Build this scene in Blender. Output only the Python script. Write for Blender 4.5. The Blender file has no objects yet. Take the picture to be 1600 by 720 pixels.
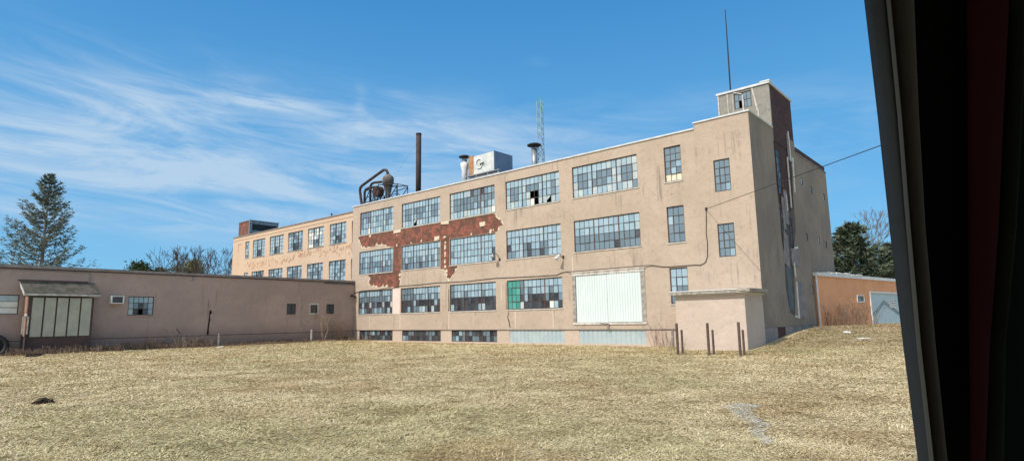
import bpy, bmesh, math, random
import numpy as np
from mathutils import Vector, Matrix
R = math.radians
sc = bpy.context.scene
COL = sc.collection
random.seed(4)

# ------------------------------------------------------------------ materials
class NT:
    def __init__(s, tree): s.t = tree; s.n = tree.nodes; s.l = tree.links
    def node(s, typ, **kw):
        n = s.n.new(typ)
        for k, v in kw.items(): setattr(n, k, v)
        return n
    def put(s, sock, v):
        if isinstance(v, (int, float)): sock.default_value = v
        elif isinstance(v, (tuple, list)):
            sock.default_value = tuple(v) if len(v) == len(sock.default_value) else tuple(v) + (1,)
        else: s.l.new(v, sock)
    def m(s, op, a, b=0.0, c=0.0, clamp=False):
        n = s.node('ShaderNodeMath', operation=op, use_clamp=clamp)
        s.put(n.inputs[0], a); s.put(n.inputs[1], b); s.put(n.inputs[2], c)
        return n.outputs[0]
    def mix(s, f, a, b, blend='MIX'):
        n = s.node('ShaderNodeMix', data_type='RGBA', blend_type=blend)
        s.put(n.inputs[0], f); s.put(n.inputs[6], a); s.put(n.inputs[7], b)
        return n.outputs[2]
    def ramp(s, v, lo, hi, a=0.0, b=1.0):
        n = s.node('ShaderNodeMapRange', interpolation_type='SMOOTHSTEP')
        s.put(n.inputs[0], v); s.put(n.inputs[1], lo); s.put(n.inputs[2], hi); s.put(n.inputs[3], a); s.put(n.inputs[4], b)
        return n.outputs[0]
    def noise(s, vec, scale, detail=4, rough=.55, dist=0.0):
        n = s.node('ShaderNodeTexNoise')
        if vec is not None: s.l.new(vec, n.inputs['Vector'])
        s.put(n.inputs['Scale'], scale); s.put(n.inputs['Detail'], detail); s.put(n.inputs['Roughness'], rough); s.put(n.inputs['Distortion'], dist)
        return n.outputs[0]
    def vscale(s, vec, xyz, loc=(0, 0, 0)):
        n = s.node('ShaderNodeMapping'); s.l.new(vec, n.inputs[0]); n.inputs['Scale'].default_value = xyz; n.inputs['Location'].default_value = loc
        return n.outputs[0]

def newmat(name):
    m = bpy.data.materials.new(name); m.use_nodes = True
    t = NT(m.node_tree); b = m.node_tree.nodes['Principled BSDF']
    geo = t.node('ShaderNodeNewGeometry')
    return m, t, b, geo.outputs['Position'], geo

def bump(t, b, h, strength=.3, dist=.02):
    n = t.node('ShaderNodeBump'); t.put(n.inputs['Strength'], strength); t.put(n.inputs['Distance'], dist); t.put(n.inputs['Height'], h)
    t.l.new(n.outputs[0], b.inputs['Normal'])

def mottled(name, c1, c2, scale=1.5, rough=.85, streak=0.0, streakcol=(.05, .045, .04), fine=.15, bs=.3, metal=0.0, spec=.3, bd=.02):
    """worn surface: two tones in blotches, rain streaks, fine grain"""
    m, t, b, P, g = newmat(name)
    n1 = t.noise(P, scale, 5, .6)
    c = t.mix(t.ramp(n1, .38, .62), c1, c2)
    n2 = t.noise(P, scale * 14, 3, .7)
    c = t.mix(t.m('MULTIPLY', t.ramp(n2, .45, .8), fine * 2), c, tuple(x * .45 for x in c1))
    if streak:
        n3 = t.noise(t.vscale(P, (5, 5, .28)), 1.0, 5, .65)
        n4 = t.noise(P, .35, 3, .5)
        f = t.m('MULTIPLY', t.ramp(n3, .56, .74), t.ramp(n4, .42, .62))
        c = t.mix(t.m('MULTIPLY', f, streak), c, streakcol)
    t.put(b.inputs['Base Color'], c)
    t.put(b.inputs['Roughness'], rough); t.put(b.inputs['Metallic'], metal); t.put(b.inputs['Specular IOR Level'], spec)
    n5 = t.noise(P, 22, 5, .7)
    h = t.m('ADD', n5, t.m('MULTIPLY', n1, 1.5))
    bump(t, b, h, bs, bd)
    return m

def stucco(name, base, warm, dirt, amount=.5, low=None):
    m, t, b, P, g = newmat(name)
    n1 = t.noise(P, .32, 5, .6, .6)
    c = t.mix(t.ramp(n1, .35, .65), base, warm)
    n2 = t.noise(P, 3.2, 6, .68, .3)
    c = t.mix(t.m('MULTIPLY', t.ramp(n2, .48, .75), .35), c, tuple(x * .62 for x in base))
    # rain streaks: long in z, gathered in a few zones
    n3 = t.noise(t.vscale(P, (3.2, 3.2, .16)), 1.0, 6, .7)
    n4 = t.noise(P, .45, 4, .6)
    f = t.m('MULTIPLY', t.ramp(n3, .52, .72), t.ramp(n4, .44, .64))
    c = t.mix(t.m('MULTIPLY', f, amount), c, dirt)
    # small dark flecks and hairline crazing
    v = t.node('ShaderNodeTexVoronoi', feature='DISTANCE_TO_EDGE'); t.l.new(t.vscale(P, (1, 1, 1)), v.inputs['Vector']); v.inputs['Scale'].default_value = .8
    nn = t.noise(P, 5, 4, .7)
    crack = t.m('MULTIPLY', t.ramp(t.m('ADD', v.outputs['Distance'], t.m('MULTIPLY', nn, .08)), .036, .052, 1, 0), t.ramp(n4, .5, .62))
    c = t.mix(t.m('MULTIPLY', crack, .45 * amount), c, dirt)
    n6 = t.noise(t.vscale(P, (1.6, 1.6, .7)), 2.2, 5, .75)
    c = t.mix(t.m('MULTIPLY', t.ramp(n6, .6, .72), .5 * amount), c, dirt)
    if low is not None:   # splash zone stain near the ground, a real stain of the wall
        z = t.node('ShaderNodeSeparateXYZ'); t.l.new(P, z.inputs[0])
        zz = t.m('ADD', z.outputs[2], t.m('MULTIPLY', t.noise(P, .8, 4, .6), 1.2))
        c = t.mix(t.m('MULTIPLY', t.ramp(zz, low[0], low[1], 1, 0), low[2]), c, low[3])
    t.put(b.inputs['Base Color'], c); t.put(b.inputs['Roughness'], .9); t.put(b.inputs['Specular IOR Level'], .2)
    h = t.m('ADD', t.noise(P, 30, 4, .7), t.m('MULTIPLY', t.noise(P, 2.5, 4, .6), 3.0))
    bump(t, b, h, .45, .03)
    return m

def brickmat(name, c1, c2, mortar, stain, axis='x', amount=.6):
    m, t, b, P, g = newmat(name)
    sep = t.node('ShaderNodeSeparateXYZ'); t.l.new(P, sep.inputs[0])
    cmb = t.node('ShaderNodeCombineXYZ')
    t.l.new(sep.outputs[0 if axis == 'x' else 1], cmb.inputs[0]); t.l.new(sep.outputs[2], cmb.inputs[1])
    br = t.node('ShaderNodeTexBrick'); t.l.new(cmb.outputs[0], br.inputs['Vector'])
    br.inputs['Scale'].default_value = 1.0; br.inputs['Brick Width'].default_value = .22; br.inputs['Row Height'].default_value = .075
    br.inputs['Mortar Size'].default_value = .006
    t.put(br.inputs['Color1'], c1); t.put(br.inputs['Color2'], c2); t.put(br.inputs['Mortar'], mortar)
    n = t.noise(P, 1.7, 7, .72, .8)
    c = t.mix(t.m('MULTIPLY', t.ramp(n, .44, .54), amount), br.outputs['Color'], stain)
    n2 = t.noise(t.vscale(P, (1, 1, .6)), 4, 6, .75, .4)
    c = t.mix(t.m('MULTIPLY', t.ramp(n2, .6, .72), .45), c, (.42, .33, .25))
    n3 = t.noise(P, 2.3, 5, .7)
    c = t.mix(t.m('MULTIPLY', t.ramp(n3, .52, .66), .5), c, tuple(x * .45 for x in c1))
    t.put(b.inputs['Base Color'], c); t.put(b.inputs['Roughness'], .9); t.put(b.inputs['Specular IOR Level'], .2)
    bump(t, b, t.m('ADD', br.outputs['Fac'], t.m('MULTIPLY', n2, -2)), .5, -.02)
    return m

def pane(name, a, b_, ior=1.9, rough=.12, dirt=.25):
    m, t, b, P, g = newmat(name)
    r = g.outputs['Random Per Island']
    c = t.mix(r, a, b_)
    n = t.noise(P, 3.5, 4, .7)
    c = t.mix(t.m('MULTIPLY', t.ramp(n, .45, .7), dirt), c, (.16, .17, .15))
    t.put(b.inputs['Base Color'], c); t.put(b.inputs['IOR'], ior)
    t.put(b.inputs['Roughness'], t.m('ADD', t.m('MULTIPLY', n, .25), rough))
    bump(t, b, t.noise(P, 2.2, 2, .5), .25, .02)
    return m

def flat(name, col, rough=.7, metal=0.0, spec=.4):
    return mottled(name, tuple(x * .88 for x in col), tuple(min(1, x * 1.1) for x in col), 2.5, rough, .25, tuple(x * .4 for x in col), .1, .12, metal, spec)

M = {}
M['stucco'] = stucco('tan_stucco', (.415, .325, .248), (.47, .37, .285), (.18, .145, .115), .85)
M['stucco_low'] = stucco('pink_stucco', (.47, .365, .285), (.52, .41, .33), (.24, .19, .15), .4)
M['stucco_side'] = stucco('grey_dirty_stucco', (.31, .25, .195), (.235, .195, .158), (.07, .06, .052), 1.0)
M['stucco_annex'] = stucco('orange_tan_stucco', (.55, .395, .275), (.57, .42, .30), (.32, .19, .12), .35)
M['stucco_wing'] = stucco('mauve_stucco', (.435, .32, .27), (.375, .28, .24), (.14, .10, .09), .6, (1.0, 2.6, .5, (.14, .10, .085)))
M['stucco_shed'] = stucco('pale_pink_stucco', (.52, .42, .34), (.57, .46, .385), (.30, .24, .2), .4, (.6, 1.4, .3, (.4, .32, .27)))
M['block'] = brickmat('grey_concrete_block', (.335, .31, .26), (.30, .28, .235), (.22, .205, .175), (.26, .24, .205), 'x', .6)
M['soil'] = mottled('dark_soil', (.07, .05, .035), (.045, .032, .022), 9, .95, bs=.8, bd=.05)
M['patch'] = mottled('fresh_cement', (.62, .50, .44), (.68, .56, .49), 1.2, .9)
M['flake'] = mottled('cream_plaster', (.66, .56, .42), (.55, .45, .33), 6, .9)
M['brick'] = brickmat('red_brick', (.34, .10, .066), (.22, .07, .048), (.26, .17, .13), (.12, .07, .05), 'x', .9)
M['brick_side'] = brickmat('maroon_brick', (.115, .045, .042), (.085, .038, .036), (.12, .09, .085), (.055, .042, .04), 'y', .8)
M['cornice'] = mottled('coping_metal', (.62, .63, .62), (.50, .52, .52), 2, .5, .3)
M['gray_coping'] = mottled('gray_coping', (.22, .19, .18), (.30, .26, .24), 1.2, .7, .4)
M['roof'] = mottled('roof_gravel', (.10, .10, .10), (.16, .155, .15), 2, .95)
M['steel'] = mottled('rusty_window_steel', (.05, .042, .04), (.09, .055, .045), 5, .7)
M['steel_pale'] = mottled('rust_brown_mullion', (.16, .075, .05), (.10, .06, .05), 5, .7)
M['sill'] = mottled('concrete_sill', (.58, .54, .48), (.42, .38, .33), 3, .85, .4)
M['s'] = pane('dusty_sky_reflection_pane', (.22, .335, .40), (.34, .455, .51), 1.8, .10, .18)  # sky reflection painted into the dusty glass colour
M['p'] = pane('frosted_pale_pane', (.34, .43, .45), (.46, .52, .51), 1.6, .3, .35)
M['g'] = pane('dim_reflection_pane', (.10, .155, .19), (.15, .215, .255), 1.8, .10, .18)  # dimmer reflection painted into the pane colour
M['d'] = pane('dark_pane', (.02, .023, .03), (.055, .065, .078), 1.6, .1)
M['w'] = mottled('white_filler_board', (.72, .72, .66), (.66, .65, .56), 2, .7)
M['c'] = mottled('cream_filler_board', (.70, .65, .48), (.62, .58, .44), 2, .8)
M['t'] = pane('teal_painted_pane', (.03, .23, .19), (.08, .34, .28), 1.5, .3, .3)
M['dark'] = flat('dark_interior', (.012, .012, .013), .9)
M['white_panel'] = mottled('white_corrugated', (.62, .68, .65), (.59, .65, .62), .8, .55, .25, (.45, .48, .45), .04)
M['blue_panel'] = mottled('pale_blue_corrugated', (.40, .46, .46), (.35, .42, .43), 1.2, .6, .35, (.25, .25, .23))
M['wood_weather'] = mottled('weathered_wood', (.40, .36, .30), (.24, .21, .18), 4, .9, .6)
M['wood_pale'] = mottled('old_white_paint', (.60, .56, .50), (.42, .38, .33), 3, .85, .5)
M['black_metal'] = flat('black_metal', (.02, .018, .018), .55)
M['rust_pipe'] = mottled('rusty_pipe', (.038, .028, .028), (.06, .04, .037), 2, .75, .4)
M['galv'] = mottled('galvanised_sheet', (.34, .35, .35), (.22, .23, .235), 3, .45, .5, (.12, .09, .07), .1, .2, .5)
M['galv_white'] = mottled('whitish_sheet_metal', (.62, .63, .59), (.48, .50, .47), 1.6, .5, .7, (.2, .17, .13), .15, .2)
M['galv_shade'] = mottled('shade_tinted_sheet', (.20, .26, .36), (.16, .22, .31), 1.6, .6)
M['rust'] = mottled('rust_sheet', (.32, .15, .07), (.42, .24, .12), 3, .8, .5)
M['cable'] = flat('black_cable', (.018, .016, .016), .6)
M['post'] = mottled('rusty_post', (.085, .055, .045), (.12, .08, .065), 6, .85)
M['orange'] = mottled('terracotta_siding', (.80, .38, .185), (.74, .34, .165), .8, .75, .5, (.22, .10, .07), .06)
M['door_shade_tint'] = mottled('shade_tinted_white_door', (.45, .56, .58), (.50, .60, .62), 1.5, .6, .4, (.22, .28, .3))  # white door, with the blue cast of shade put into its colour
M['white'] = mottled('white_paint', (.72, .72, .70), (.62, .62, .59), 3, .7, .3)
M['moss'] = mottled('mossy_shingle', (.15, .125, .10), (.075, .075, .055), 2.2, .95, .0, fine=.5, bs=1.0, bd=.05)
M['shade_tinted_board'] = mottled('shade_tinted_white_board', (.44, .43, .34), (.37, .37, .30), 1.4, .75, .7, (.5, .52, .46))  # white boards, with grey-green shade put into the colour
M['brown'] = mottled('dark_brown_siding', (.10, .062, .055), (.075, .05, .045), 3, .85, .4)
M['red_brown'] = mottled('red_brown_boards', (.36, .22, .16), (.30, .18, .13), 3, .85, .3)  # own red-brown tone of the porch end
M['side_panel'] = mottled('grey_hanging_sheet', (.27, .245, .235), (.19, .17, .165), 2, .8, .6)
M['teal_board'] = mottled('faded_blue_board', (.085, .11, .125), (.11, .135, .15), 2, .8)
M['bark'] = mottled('grey_bark', (.24, .21, .185), (.17, .145, .125), 6, .95)
M['bark_dark'] = mottled('dark_bark', (.12, .095, .08), (.09, .07, .06), 6, .95)
M['weed'] = mottled('dead_weed', (.29, .20, .14), (.20, .135, .095), 3, .95)
M['weed_pale'] = mottled('straw_stem', (.36, .27, .19), (.28, .20, .14), 3, .95)
M['asphalt'] = mottled('road_asphalt', (.05, .05, .052), (.06, .06, .06), 3, .9)

def attrmat(name, attr='tint', rough=.9, spec=.15, trans=0.0):
    m, t, b, P, g = newmat(name)
    a = t.node('ShaderNodeAttribute', attribute_name=attr)
    t.l.new(a.outputs['Color'], b.inputs['Base Color'])
    t.put(b.inputs['Roughness'], rough); t.put(b.inputs['Specular IOR Level'], spec)
    return m
M['leaf'] = attrmat('needle_foliage')
M['blade'] = attrmat('grass_blade', spec=.3, rough=.7)

# ------------------------------------------------------------------ mesh helpers
def tag(o, label=None, cat=None, group=None, kind=None):
    if label: o['label'] = label
    if cat: o['category'] = cat
    if group: o['group'] = group
    if kind: o['kind'] = kind
    return o

def thing(name, loc, label, cat, group=None):
    e = bpy.data.objects.new(name, None); e.location = loc; e.empty_display_size = .2
    COL.objects.link(e); tag(e, label, cat, group); return e

class F:
    """a vertical wall frame: u along the wall, z up, w outwards"""
    def __init__(s, o, d, n): s.o = Vector(o); s.d = Vector(d); s.n = Vector(n)
    def p(s, u, z, w=0.0): q = s.o + s.d * u + s.n * w; return (q.x, q.y, q.z + z)
FRONT = F((0, 34, 0), (1, 0, 0), (0, -1, 0))
SIDE = F((-11.1, 0, 0), (0, 1, 0), (1, 0, 0))
ANNEX = F((0, 34.3, 0), (1, 0, 0), (0, -1, 0))
AW = R(-1.7)
_wo = Vector((-49.4, 34, 0)) - Vector((math.tan(AW), 1, 0)) * 34
WING = F(_wo, (math.tan(AW), 1, 0), (math.cos(AW), -math.sin(AW), 0))
AO = R(8.5)
ORNG = F((-10.95, 44.6, 0), (math.sin(AO), math.cos(AO), 0), (math.cos(AO), -math.sin(AO), 0))

class MB:
    def __init__(s): s.v = []; s.f = []; s.m = []
    def quad(s, a, b, c, d, mi=0):
        i = len(s.v); s.v += [tuple(a), tuple(b), tuple(c), tuple(d)]; s.f.append((i, i + 1, i + 2, i + 3)); s.m.append(mi)
    def tri(s, a, b, c, mi=0):
        i = len(s.v); s.v += [tuple(a), tuple(b), tuple(c)]; s.f.append((i, i + 1, i + 2)); s.m.append(mi)
    def hexa(s, P, mi=0):   # 8 points: bottom ring 0-3, top ring 4-7
        i = len(s.v); s.v += [tuple(p) for p in P]
        for q in ((0, 3, 2, 1), (4, 5, 6, 7), (0, 1, 5, 4), (1, 2, 6, 5), (2, 3, 7, 6), (3, 0, 4, 7)):
            s.f.append(tuple(i + k for k in q)); s.m.append(mi)
    def box(s, x0, x1, y0, y1, z0, z1, mi=0):
        s.hexa([(x0, y0, z0), (x1, y0, z0), (x1, y1, z0), (x0, y1, z0), (x0, y0, z1), (x1, y0, z1), (x1, y1, z1), (x0, y1, z1)], mi)
    def fbox(s, fr, u0, u1, z0, z1, w0, w1, mi=0):
        s.hexa([fr.p(u0, z0, w1), fr.p(u1, z0, w1), fr.p(u1, z0, w0), fr.p(u0, z0, w0),
                fr.p(u0, z1, w1), fr.p(u1, z1, w1), fr.p(u1, z1, w0), fr.p(u0, z1, w0)], mi)
    def fpoly(s, fr, pts, w0, w1, mi=0):   # prism of a small convex-ish outline on a wall
        i = len(s.v); n = len(pts)
        s.v += [fr.p(u, z, w1) for u, z in pts] + [fr.p(u, z, w0) for u, z in pts]
        s.f.append(tuple(range(i, i + n))); s.m.append(mi)
        for k in range(n):
            s.f.append((i + k, i + n + k, i + n + (k + 1) % n, i + (k + 1) % n)); s.m.append(mi)
    def tube(s, pts, rad, n=8, mi=0, cap=True):
        pts = [Vector(p) for p in pts]
        rads = rad if isinstance(rad, (list, tuple)) else [rad] * len(pts)
        i0 = len(s.v); a = None
        for k, p in enumerate(pts):
            d = (pts[min(k + 1, len(pts) - 1)] - pts[max(k - 1, 0)]).normalized()
            if a is None: a = d.orthogonal().normalized()
            else:
                a = a - d * a.dot(d)
                a = a.normalized() if a.length > 1e-6 else d.orthogonal().normalized()
            b = d.cross(a)
            for j in range(n):
                t = 2 * math.pi * j / n
                s.v.append(tuple(p + (a * math.cos(t) + b * math.sin(t)) * rads[k]))
        for k in range(len(pts) - 1):
            for j in range(n):
                q = i0 + k * n; jj = (j + 1) % n
                s.f.append((q + j, q + jj, q + n + jj, q + n + j)); s.m.append(mi)
        if cap:
            s.f.append(tuple(i0 + j for j in range(n))); s.m.append(mi)
            q = i0 + (len(pts) - 1) * n
            s.f.append(tuple(q + j for j in range(n))); s.m.append(mi)
    def lathe(s, c, prof, n=20, mi=0):
        i0 = len(s.v)
        for r, z in prof:
            for j in range(n):
                t = 2 * math.pi * j / n
                s.v.append((c[0] + r * math.cos(t), c[1] + r * math.sin(t), c[2] + z))
        for k in range(len(prof) - 1):
            for j in range(n):
                q = i0 + k * n; jj = (j + 1) % n
                s.f.append((q + j, q + jj, q + n + jj, q + n + j)); s.m.append(mi)
        s.f.append(tuple(i0 + j for j in range(n))); s.m.append(mi)
        q = i0 + (len(prof) - 1) * n
        s.f.append(tuple(q + j for j in range(n))); s.m.append(mi)
    def build(s, name, mats, parent=None, smooth=False, fix=True):
        if not isinstance(mats, (list, tuple)): mats = [mats]
        off = Vector(parent_loc(parent)) if parent else Vector((0, 0, 0))
        me = bpy.data.meshes.new(name)
        me.from_pydata([(a - off.x, b - off.y, c - off.z) for a, b, c in s.v], [], s.f)
        for mt in mats: me.materials.append(M[mt] if isinstance(mt, str) else mt)
        me.polygons.foreach_set('material_index', s.m)
        if smooth: me.polygons.foreach_set('use_smooth', [True] * len(s.f))
        if fix:
            bm = bmesh.new(); bm.from_mesh(me); bmesh.ops.recalc_face_normals(bm, faces=bm.faces); bm.to_mesh(me); bm.free()
        me.update()
        o = bpy.data.objects.new(name, me); COL.objects.link(o)
        if parent: o.parent = parent
        return o

def pieces(mb, name, mat, parent):
    """each closed piece of the builder becomes a part of its own"""
    lab = list(range(len(mb.v)))
    def find(a):
        while lab[a] != a: lab[a] = lab[lab[a]]; a = lab[a]
        return a
    for f in mb.f:
        for k in f[1:]: lab[find(k)] = find(f[0])
    groups = {}
    for f, m_ in zip(mb.f, mb.m): groups.setdefault(find(f[0]), []).append((f, m_))
    for fs in groups.values():
        q = MB(); mp = {}
        for f, m_ in fs:
            for k in f:
                if k not in mp: mp[k] = len(q.v); q.v.append(mb.v[k])
            q.f.append(tuple(mp[k] for k in f)); q.m.append(m_)
        q.build(name, mat, parent)

def parent_loc(p):
    l = Vector((0, 0, 0))
    while p: l += Vector(p.location); p = p.parent
    return l

def sheet(name, fr, outline, holes, w, th, mat, parent):
    """a wall layer with real holes in it: outer face at w, th thick behind it"""
    cu = bpy.data.curves.new('tmp', 'CURVE'); cu.dimensions = '2D'; cu.fill_mode = 'BOTH'; cu.extrude = th / 2
    for poly in [outline] + holes:
        sp = cu.splines.new('POLY'); sp.points.add(len(poly) - 1)
        for k, (u, z) in enumerate(poly): sp.points[k].co = (u, z, 0, 1)
        sp.use_cyclic_u = True
    ob = bpy.data.objects.new('tmp', cu)
    me = bpy.data.meshes.new_from_object(ob)
    bpy.data.objects.remove(ob); bpy.data.curves.remove(cu)
    off = parent_loc(parent)
    for v in me.vertices:
        q = Vector(fr.p(v.co.x, v.co.y, w - th / 2 + v.co.z)) - off
        v.co = q
    me.name = name; me.materials.clear(); me.materials.append(M[mat])
    bm = bmesh.new(); bm.from_mesh(me); bmesh.ops.remove_doubles(bm, verts=bm.verts, dist=.0005); bmesh.ops.recalc_face_normals(bm, faces=bm.faces); bm.to_mesh(me); bm.free()
    o = bpy.data.objects.new(name, me); COL.objects.link(o); o.parent = parent
    return o

def rect(u0, u1, z0, z1): return [(u0, z0), (u1, z0), (u1, z1), (u0, z1)]

def window(fr, u0, u1, z0, z1, parent, cols, rows, pat, w=-.10, sill=True, mull='steel', bar=.028, rnd=None, name='window', mullw=.055, sillm='sill'):
    """steel factory window. cols = panes per section, pat = rows of pane letters from the top"""
    rnd = rnd or random
    mb = MB(); t = .05
    mb.fbox(fr, u0, u1, z1 - t, z1, w - .04, w + .03); mb.fbox(fr, u0, u1, z0, z0 + t, w - .04, w + .03)
    mb.fbox(fr, u0, u0 + t, z0 + t, z1 - t, w - .04, w + .03); mb.fbox(fr, u1 - t, u1, z0 + t, z1 - t, w - .04, w + .03)
    n = sum(cols); pw = (u1 - u0 - 2 * t) / n; ph = (z1 - z0 - 2 * t) / rows
    k = 0; bounds = []
    for c in cols[:-1]:
        k += c; bounds.append(k)
    for i in range(1, n):
        x = u0 + t + i * pw
        if i in bounds: mb.fbox(fr, x - mullw / 2, x + mullw / 2, z0 + t, z1 - t, w - .045, w + .05, 1)
        else: mb.fbox(fr, x - bar / 2, x + bar / 2, z0 + t, z1 - t, w - .02, w + .018)
    for j in range(1, rows):
        z = z0 + t + j * ph
        mb.fbox(fr, u0 + t, u1 - t, z - bar / 2, z + bar / 2, w - .024, w + .014)
    # pivoting vents: heavier sash lines in the middle of each section
    k = 0
    if rows >= 4 and min(cols) >= 3:
        for c in cols:
            a = u0 + t + (k + 1) * pw - .02; b = u0 + t + (k + c - (1 if c > 3 else 0)) * pw + .02
            za = z0 + t + ph; zb = z0 + t + 3 * ph
            for q in ((a, b, za - .022, za + .022), (a, b, zb - .022, zb + .022), (a - .022, a + .022, za, zb), (b - .022, b + .022, za, zb)):
                mb.fbox(fr, *q, w - .026, w + .026)
            k += c
    f = mb.build(name, ['steel', mull], parent)
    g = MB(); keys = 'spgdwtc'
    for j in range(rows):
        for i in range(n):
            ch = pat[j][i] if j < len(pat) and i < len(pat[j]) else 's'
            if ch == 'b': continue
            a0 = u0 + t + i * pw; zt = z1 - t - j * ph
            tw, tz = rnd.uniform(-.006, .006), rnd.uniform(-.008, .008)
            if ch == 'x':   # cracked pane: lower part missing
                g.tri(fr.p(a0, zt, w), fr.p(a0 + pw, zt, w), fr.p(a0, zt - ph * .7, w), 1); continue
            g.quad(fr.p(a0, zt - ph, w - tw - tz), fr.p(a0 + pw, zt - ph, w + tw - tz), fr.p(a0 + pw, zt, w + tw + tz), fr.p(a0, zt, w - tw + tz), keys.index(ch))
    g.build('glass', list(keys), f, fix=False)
    if sill:
        s_ = MB(); s_.fbox(fr, u0 - .06, u1 + .06, z0 - .075, z0 - .002, -.16, .045)
        s_.build('sill', sillm, f)
    return f

def pattern(rows, n, base, rnd, specks='', p=.06):
    out = []
    for j in range(rows):
        r = ''
        for i in range(n):
            ch = base[j] if isinstance(base, (list, tuple)) else base
            if len(ch) > 1: ch = rnd.choice(ch)
            if specks and rnd.random() < p: ch = rnd.choice(specks)
            r += ch
        out.append(r)
    return out

# ------------------------------------------------------------------ terrain
def sstep(a, b, x):
    t = np.clip((x - a) / (b - a), 0, 1); return t * t * (3 - 2 * t)
_rs = np.random.RandomState(3); _LAT = _rs.rand(256, 256)
def vnoise(x, y):
    xi = np.floor(x).astype(int); yi = np.floor(y).astype(int); fx = x - xi; fy = y - yi
    fx = fx * fx * (3 - 2 * fx); fy = fy * fy * (3 - 2 * fy)
    g = lambda a, b: _LAT[a % 256, b % 256]
    return (g(xi, yi) * (1 - fx) + g(xi + 1, yi) * fx) * (1 - fy) + (g(xi, yi + 1) * (1 - fx) + g(xi + 1, yi + 1) * fx) * fy
def fbm(x, y, s, o=4):
    a = 0; w = .5; tot = 0
    for k in range(o):
        a = a + w * vnoise(x / s + 17.3 * k, y / s - 9.1 * k); tot += w; s *= .5; w *= .5
    return a / tot
def tz(x, y):
    x = np.asarray(x, float); y = np.asarray(y, float)
    z = -.05 + .12 * (1 - sstep(-48.2, -44.0, x))
    rise = sstep(29.5, 42.5, y) * sstep(-15.5, -10.0, x)
    z = z + .98 * rise - .4 * sstep(50, 78, y) * rise
    near = np.clip(1 - np.hypot(x, y) / 120, 0, 1)
    z = z + (fbm(x, y, 6.0, 3) - .5) * .14 * near * (1 - .8 * sstep(29, 32, y)) + (fbm(x + 50, y, .8, 3) - .5) * .05 * near
    return z
def tzf(x, y): return float(tz(np.array([x]), np.array([y]))[0])

def axis(lo, hi, a, b, fine, coarse):
    xs = list(np.arange(a, b + 1e-6, fine)); s = fine; x = a
    while x > lo: s = min(s * 1.3, coarse); x -= s; xs.insert(0, x)
    s = fine; x = b
    while x < hi: s = min(s * 1.3, coarse); x += s; xs.append(x)
    return np.array(xs)
gx = axis(-900, 900, -52, 6, .3, 60); gy = axis(-300, 1500, 2, 66, .3, 60)
X, Y = np.meshgrid(gx, gy); Z = tz(X, Y)
nx, ny = len(gx), len(gy)
vv = np.stack([X.ravel(), Y.ravel(), Z.ravel()], 1)
idx = np.arange(nx * ny).reshape(ny, nx)
ff = np.stack([idx[:-1, :-1].ravel(), idx[:-1, 1:].ravel(), idx[1:, 1:].ravel(), idx[1:, :-1].ravel()], 1)
me = bpy.data.meshes.new('ground'); me.vertices.add(len(vv)); me.vertices.foreach_set('co', vv.ravel())
me.loops.add(ff.size); me.loops.foreach_set('vertex_index', ff.ravel().astype(np.int32)); me.polygons.add(len(ff))
me.polygons.foreach_set('loop_start', np.arange(0, ff.size, 4, dtype=np.int32)); me.update(calc_edges=True)
me.polygons.foreach_set('use_smooth', [True] * len(ff))
m, t, b, P, g = newmat('dry_lawn_soil')
n1 = t.noise(P, .22, 5, .6, .4); n2 = t.noise(P, 1.4, 5, .7); n3 = t.noise(t.vscale(P, (1, 2.2, 1)), 9, 5, .75)
c = t.mix(t.ramp(n1, .38, .62), (.50, .40, .225), (.44, .365, .20))
c = t.mix(t.m('MULTIPLY', t.ramp(n2, .5, .7), .5), c, (.48, .40, .25))
c = t.mix(t.m('MULTIPLY', t.ramp(n3, .45, .72), .4), c, (.28, .225, .125))
t.put(b.inputs['Base Color'], c); t.put(b.inputs['Roughness'], .95); t.put(b.inputs['Specular IOR Level'], .1)
bump(t, b, t.m('ADD', n3, n2), .8, .06)
me.materials.append(m)
o = bpy.data.objects.new('ground', me); COL.objects.link(o); tag(o, 'dry straw coloured lawn in front of the factory', None, None, 'structure')

# mown dead grass: many separate blades lying in the thatch
rs = np.random.RandomState(11)
N = 1350000
az = rs.uniform(R(-83), R(-4), N)
rr = 4.6 * (62 / 4.6) ** (rs.rand(N) ** .82)
bx, by = rr * np.sin(az), rr * np.cos(az)
keep = (bx > -48.3) & ~((by > 33.6) & (bx < -10.6)) & ~((by > 31) & (bx < -10.9) & (bx > -15)) & ~((by > 44) & (bx < -10.6 + (by - 44) * .149))
bx, by, rr = bx[keep], by[keep], rr[keep]; n = len(bx)
bz = tz(bx, by)
clump = fbm(bx, by, .55, 3); patch = fbm(bx + 31, by * 1.4, 5.5, 4); patch2 = fbm(bx - 80, by + 12, 2.0, 3)
L = (.048 + .0014 * rr) * rs.uniform(.6, 1.5, n) * (.55 + .9 * clump)
W = (.0017 + .00046 * rr) * rs.uniform(.6, 1.4, n)
th = rs.uniform(0, 2 * math.pi, n) * .75 + fbm(bx, by, 1.3, 2) * 7
el = np.abs(rs.normal(.06, .20, n)); el = np.clip(el, .02, 1.2)
d = np.stack([np.cos(th) * np.cos(el), np.sin(th) * np.cos(el), np.sin(el)], 1)
side = np.stack([-np.sin(th), np.cos(th), rs.uniform(-.35, .35, n)], 1)
base = np.stack([bx, by, bz + rs.uniform(0, .025, n)], 1)
co = np.empty((n, 3, 3)); co[:, 0] = base - side * W[:, None]; co[:, 1] = base + side * W[:, None]; co[:, 2] = base + d * L[:, None]
pal = np.array([(.60, .475, .265), (.54, .43, .24), (.66, .54, .335), (.45, .365, .20), (.36, .32, .165), (.70, .60, .42)])
k = rs.choice(6, n, p=[.3, .25, .16, .14, .08, .07]); colr = pal[k] * rs.uniform(.85, 1.25, (n, 1))
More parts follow.
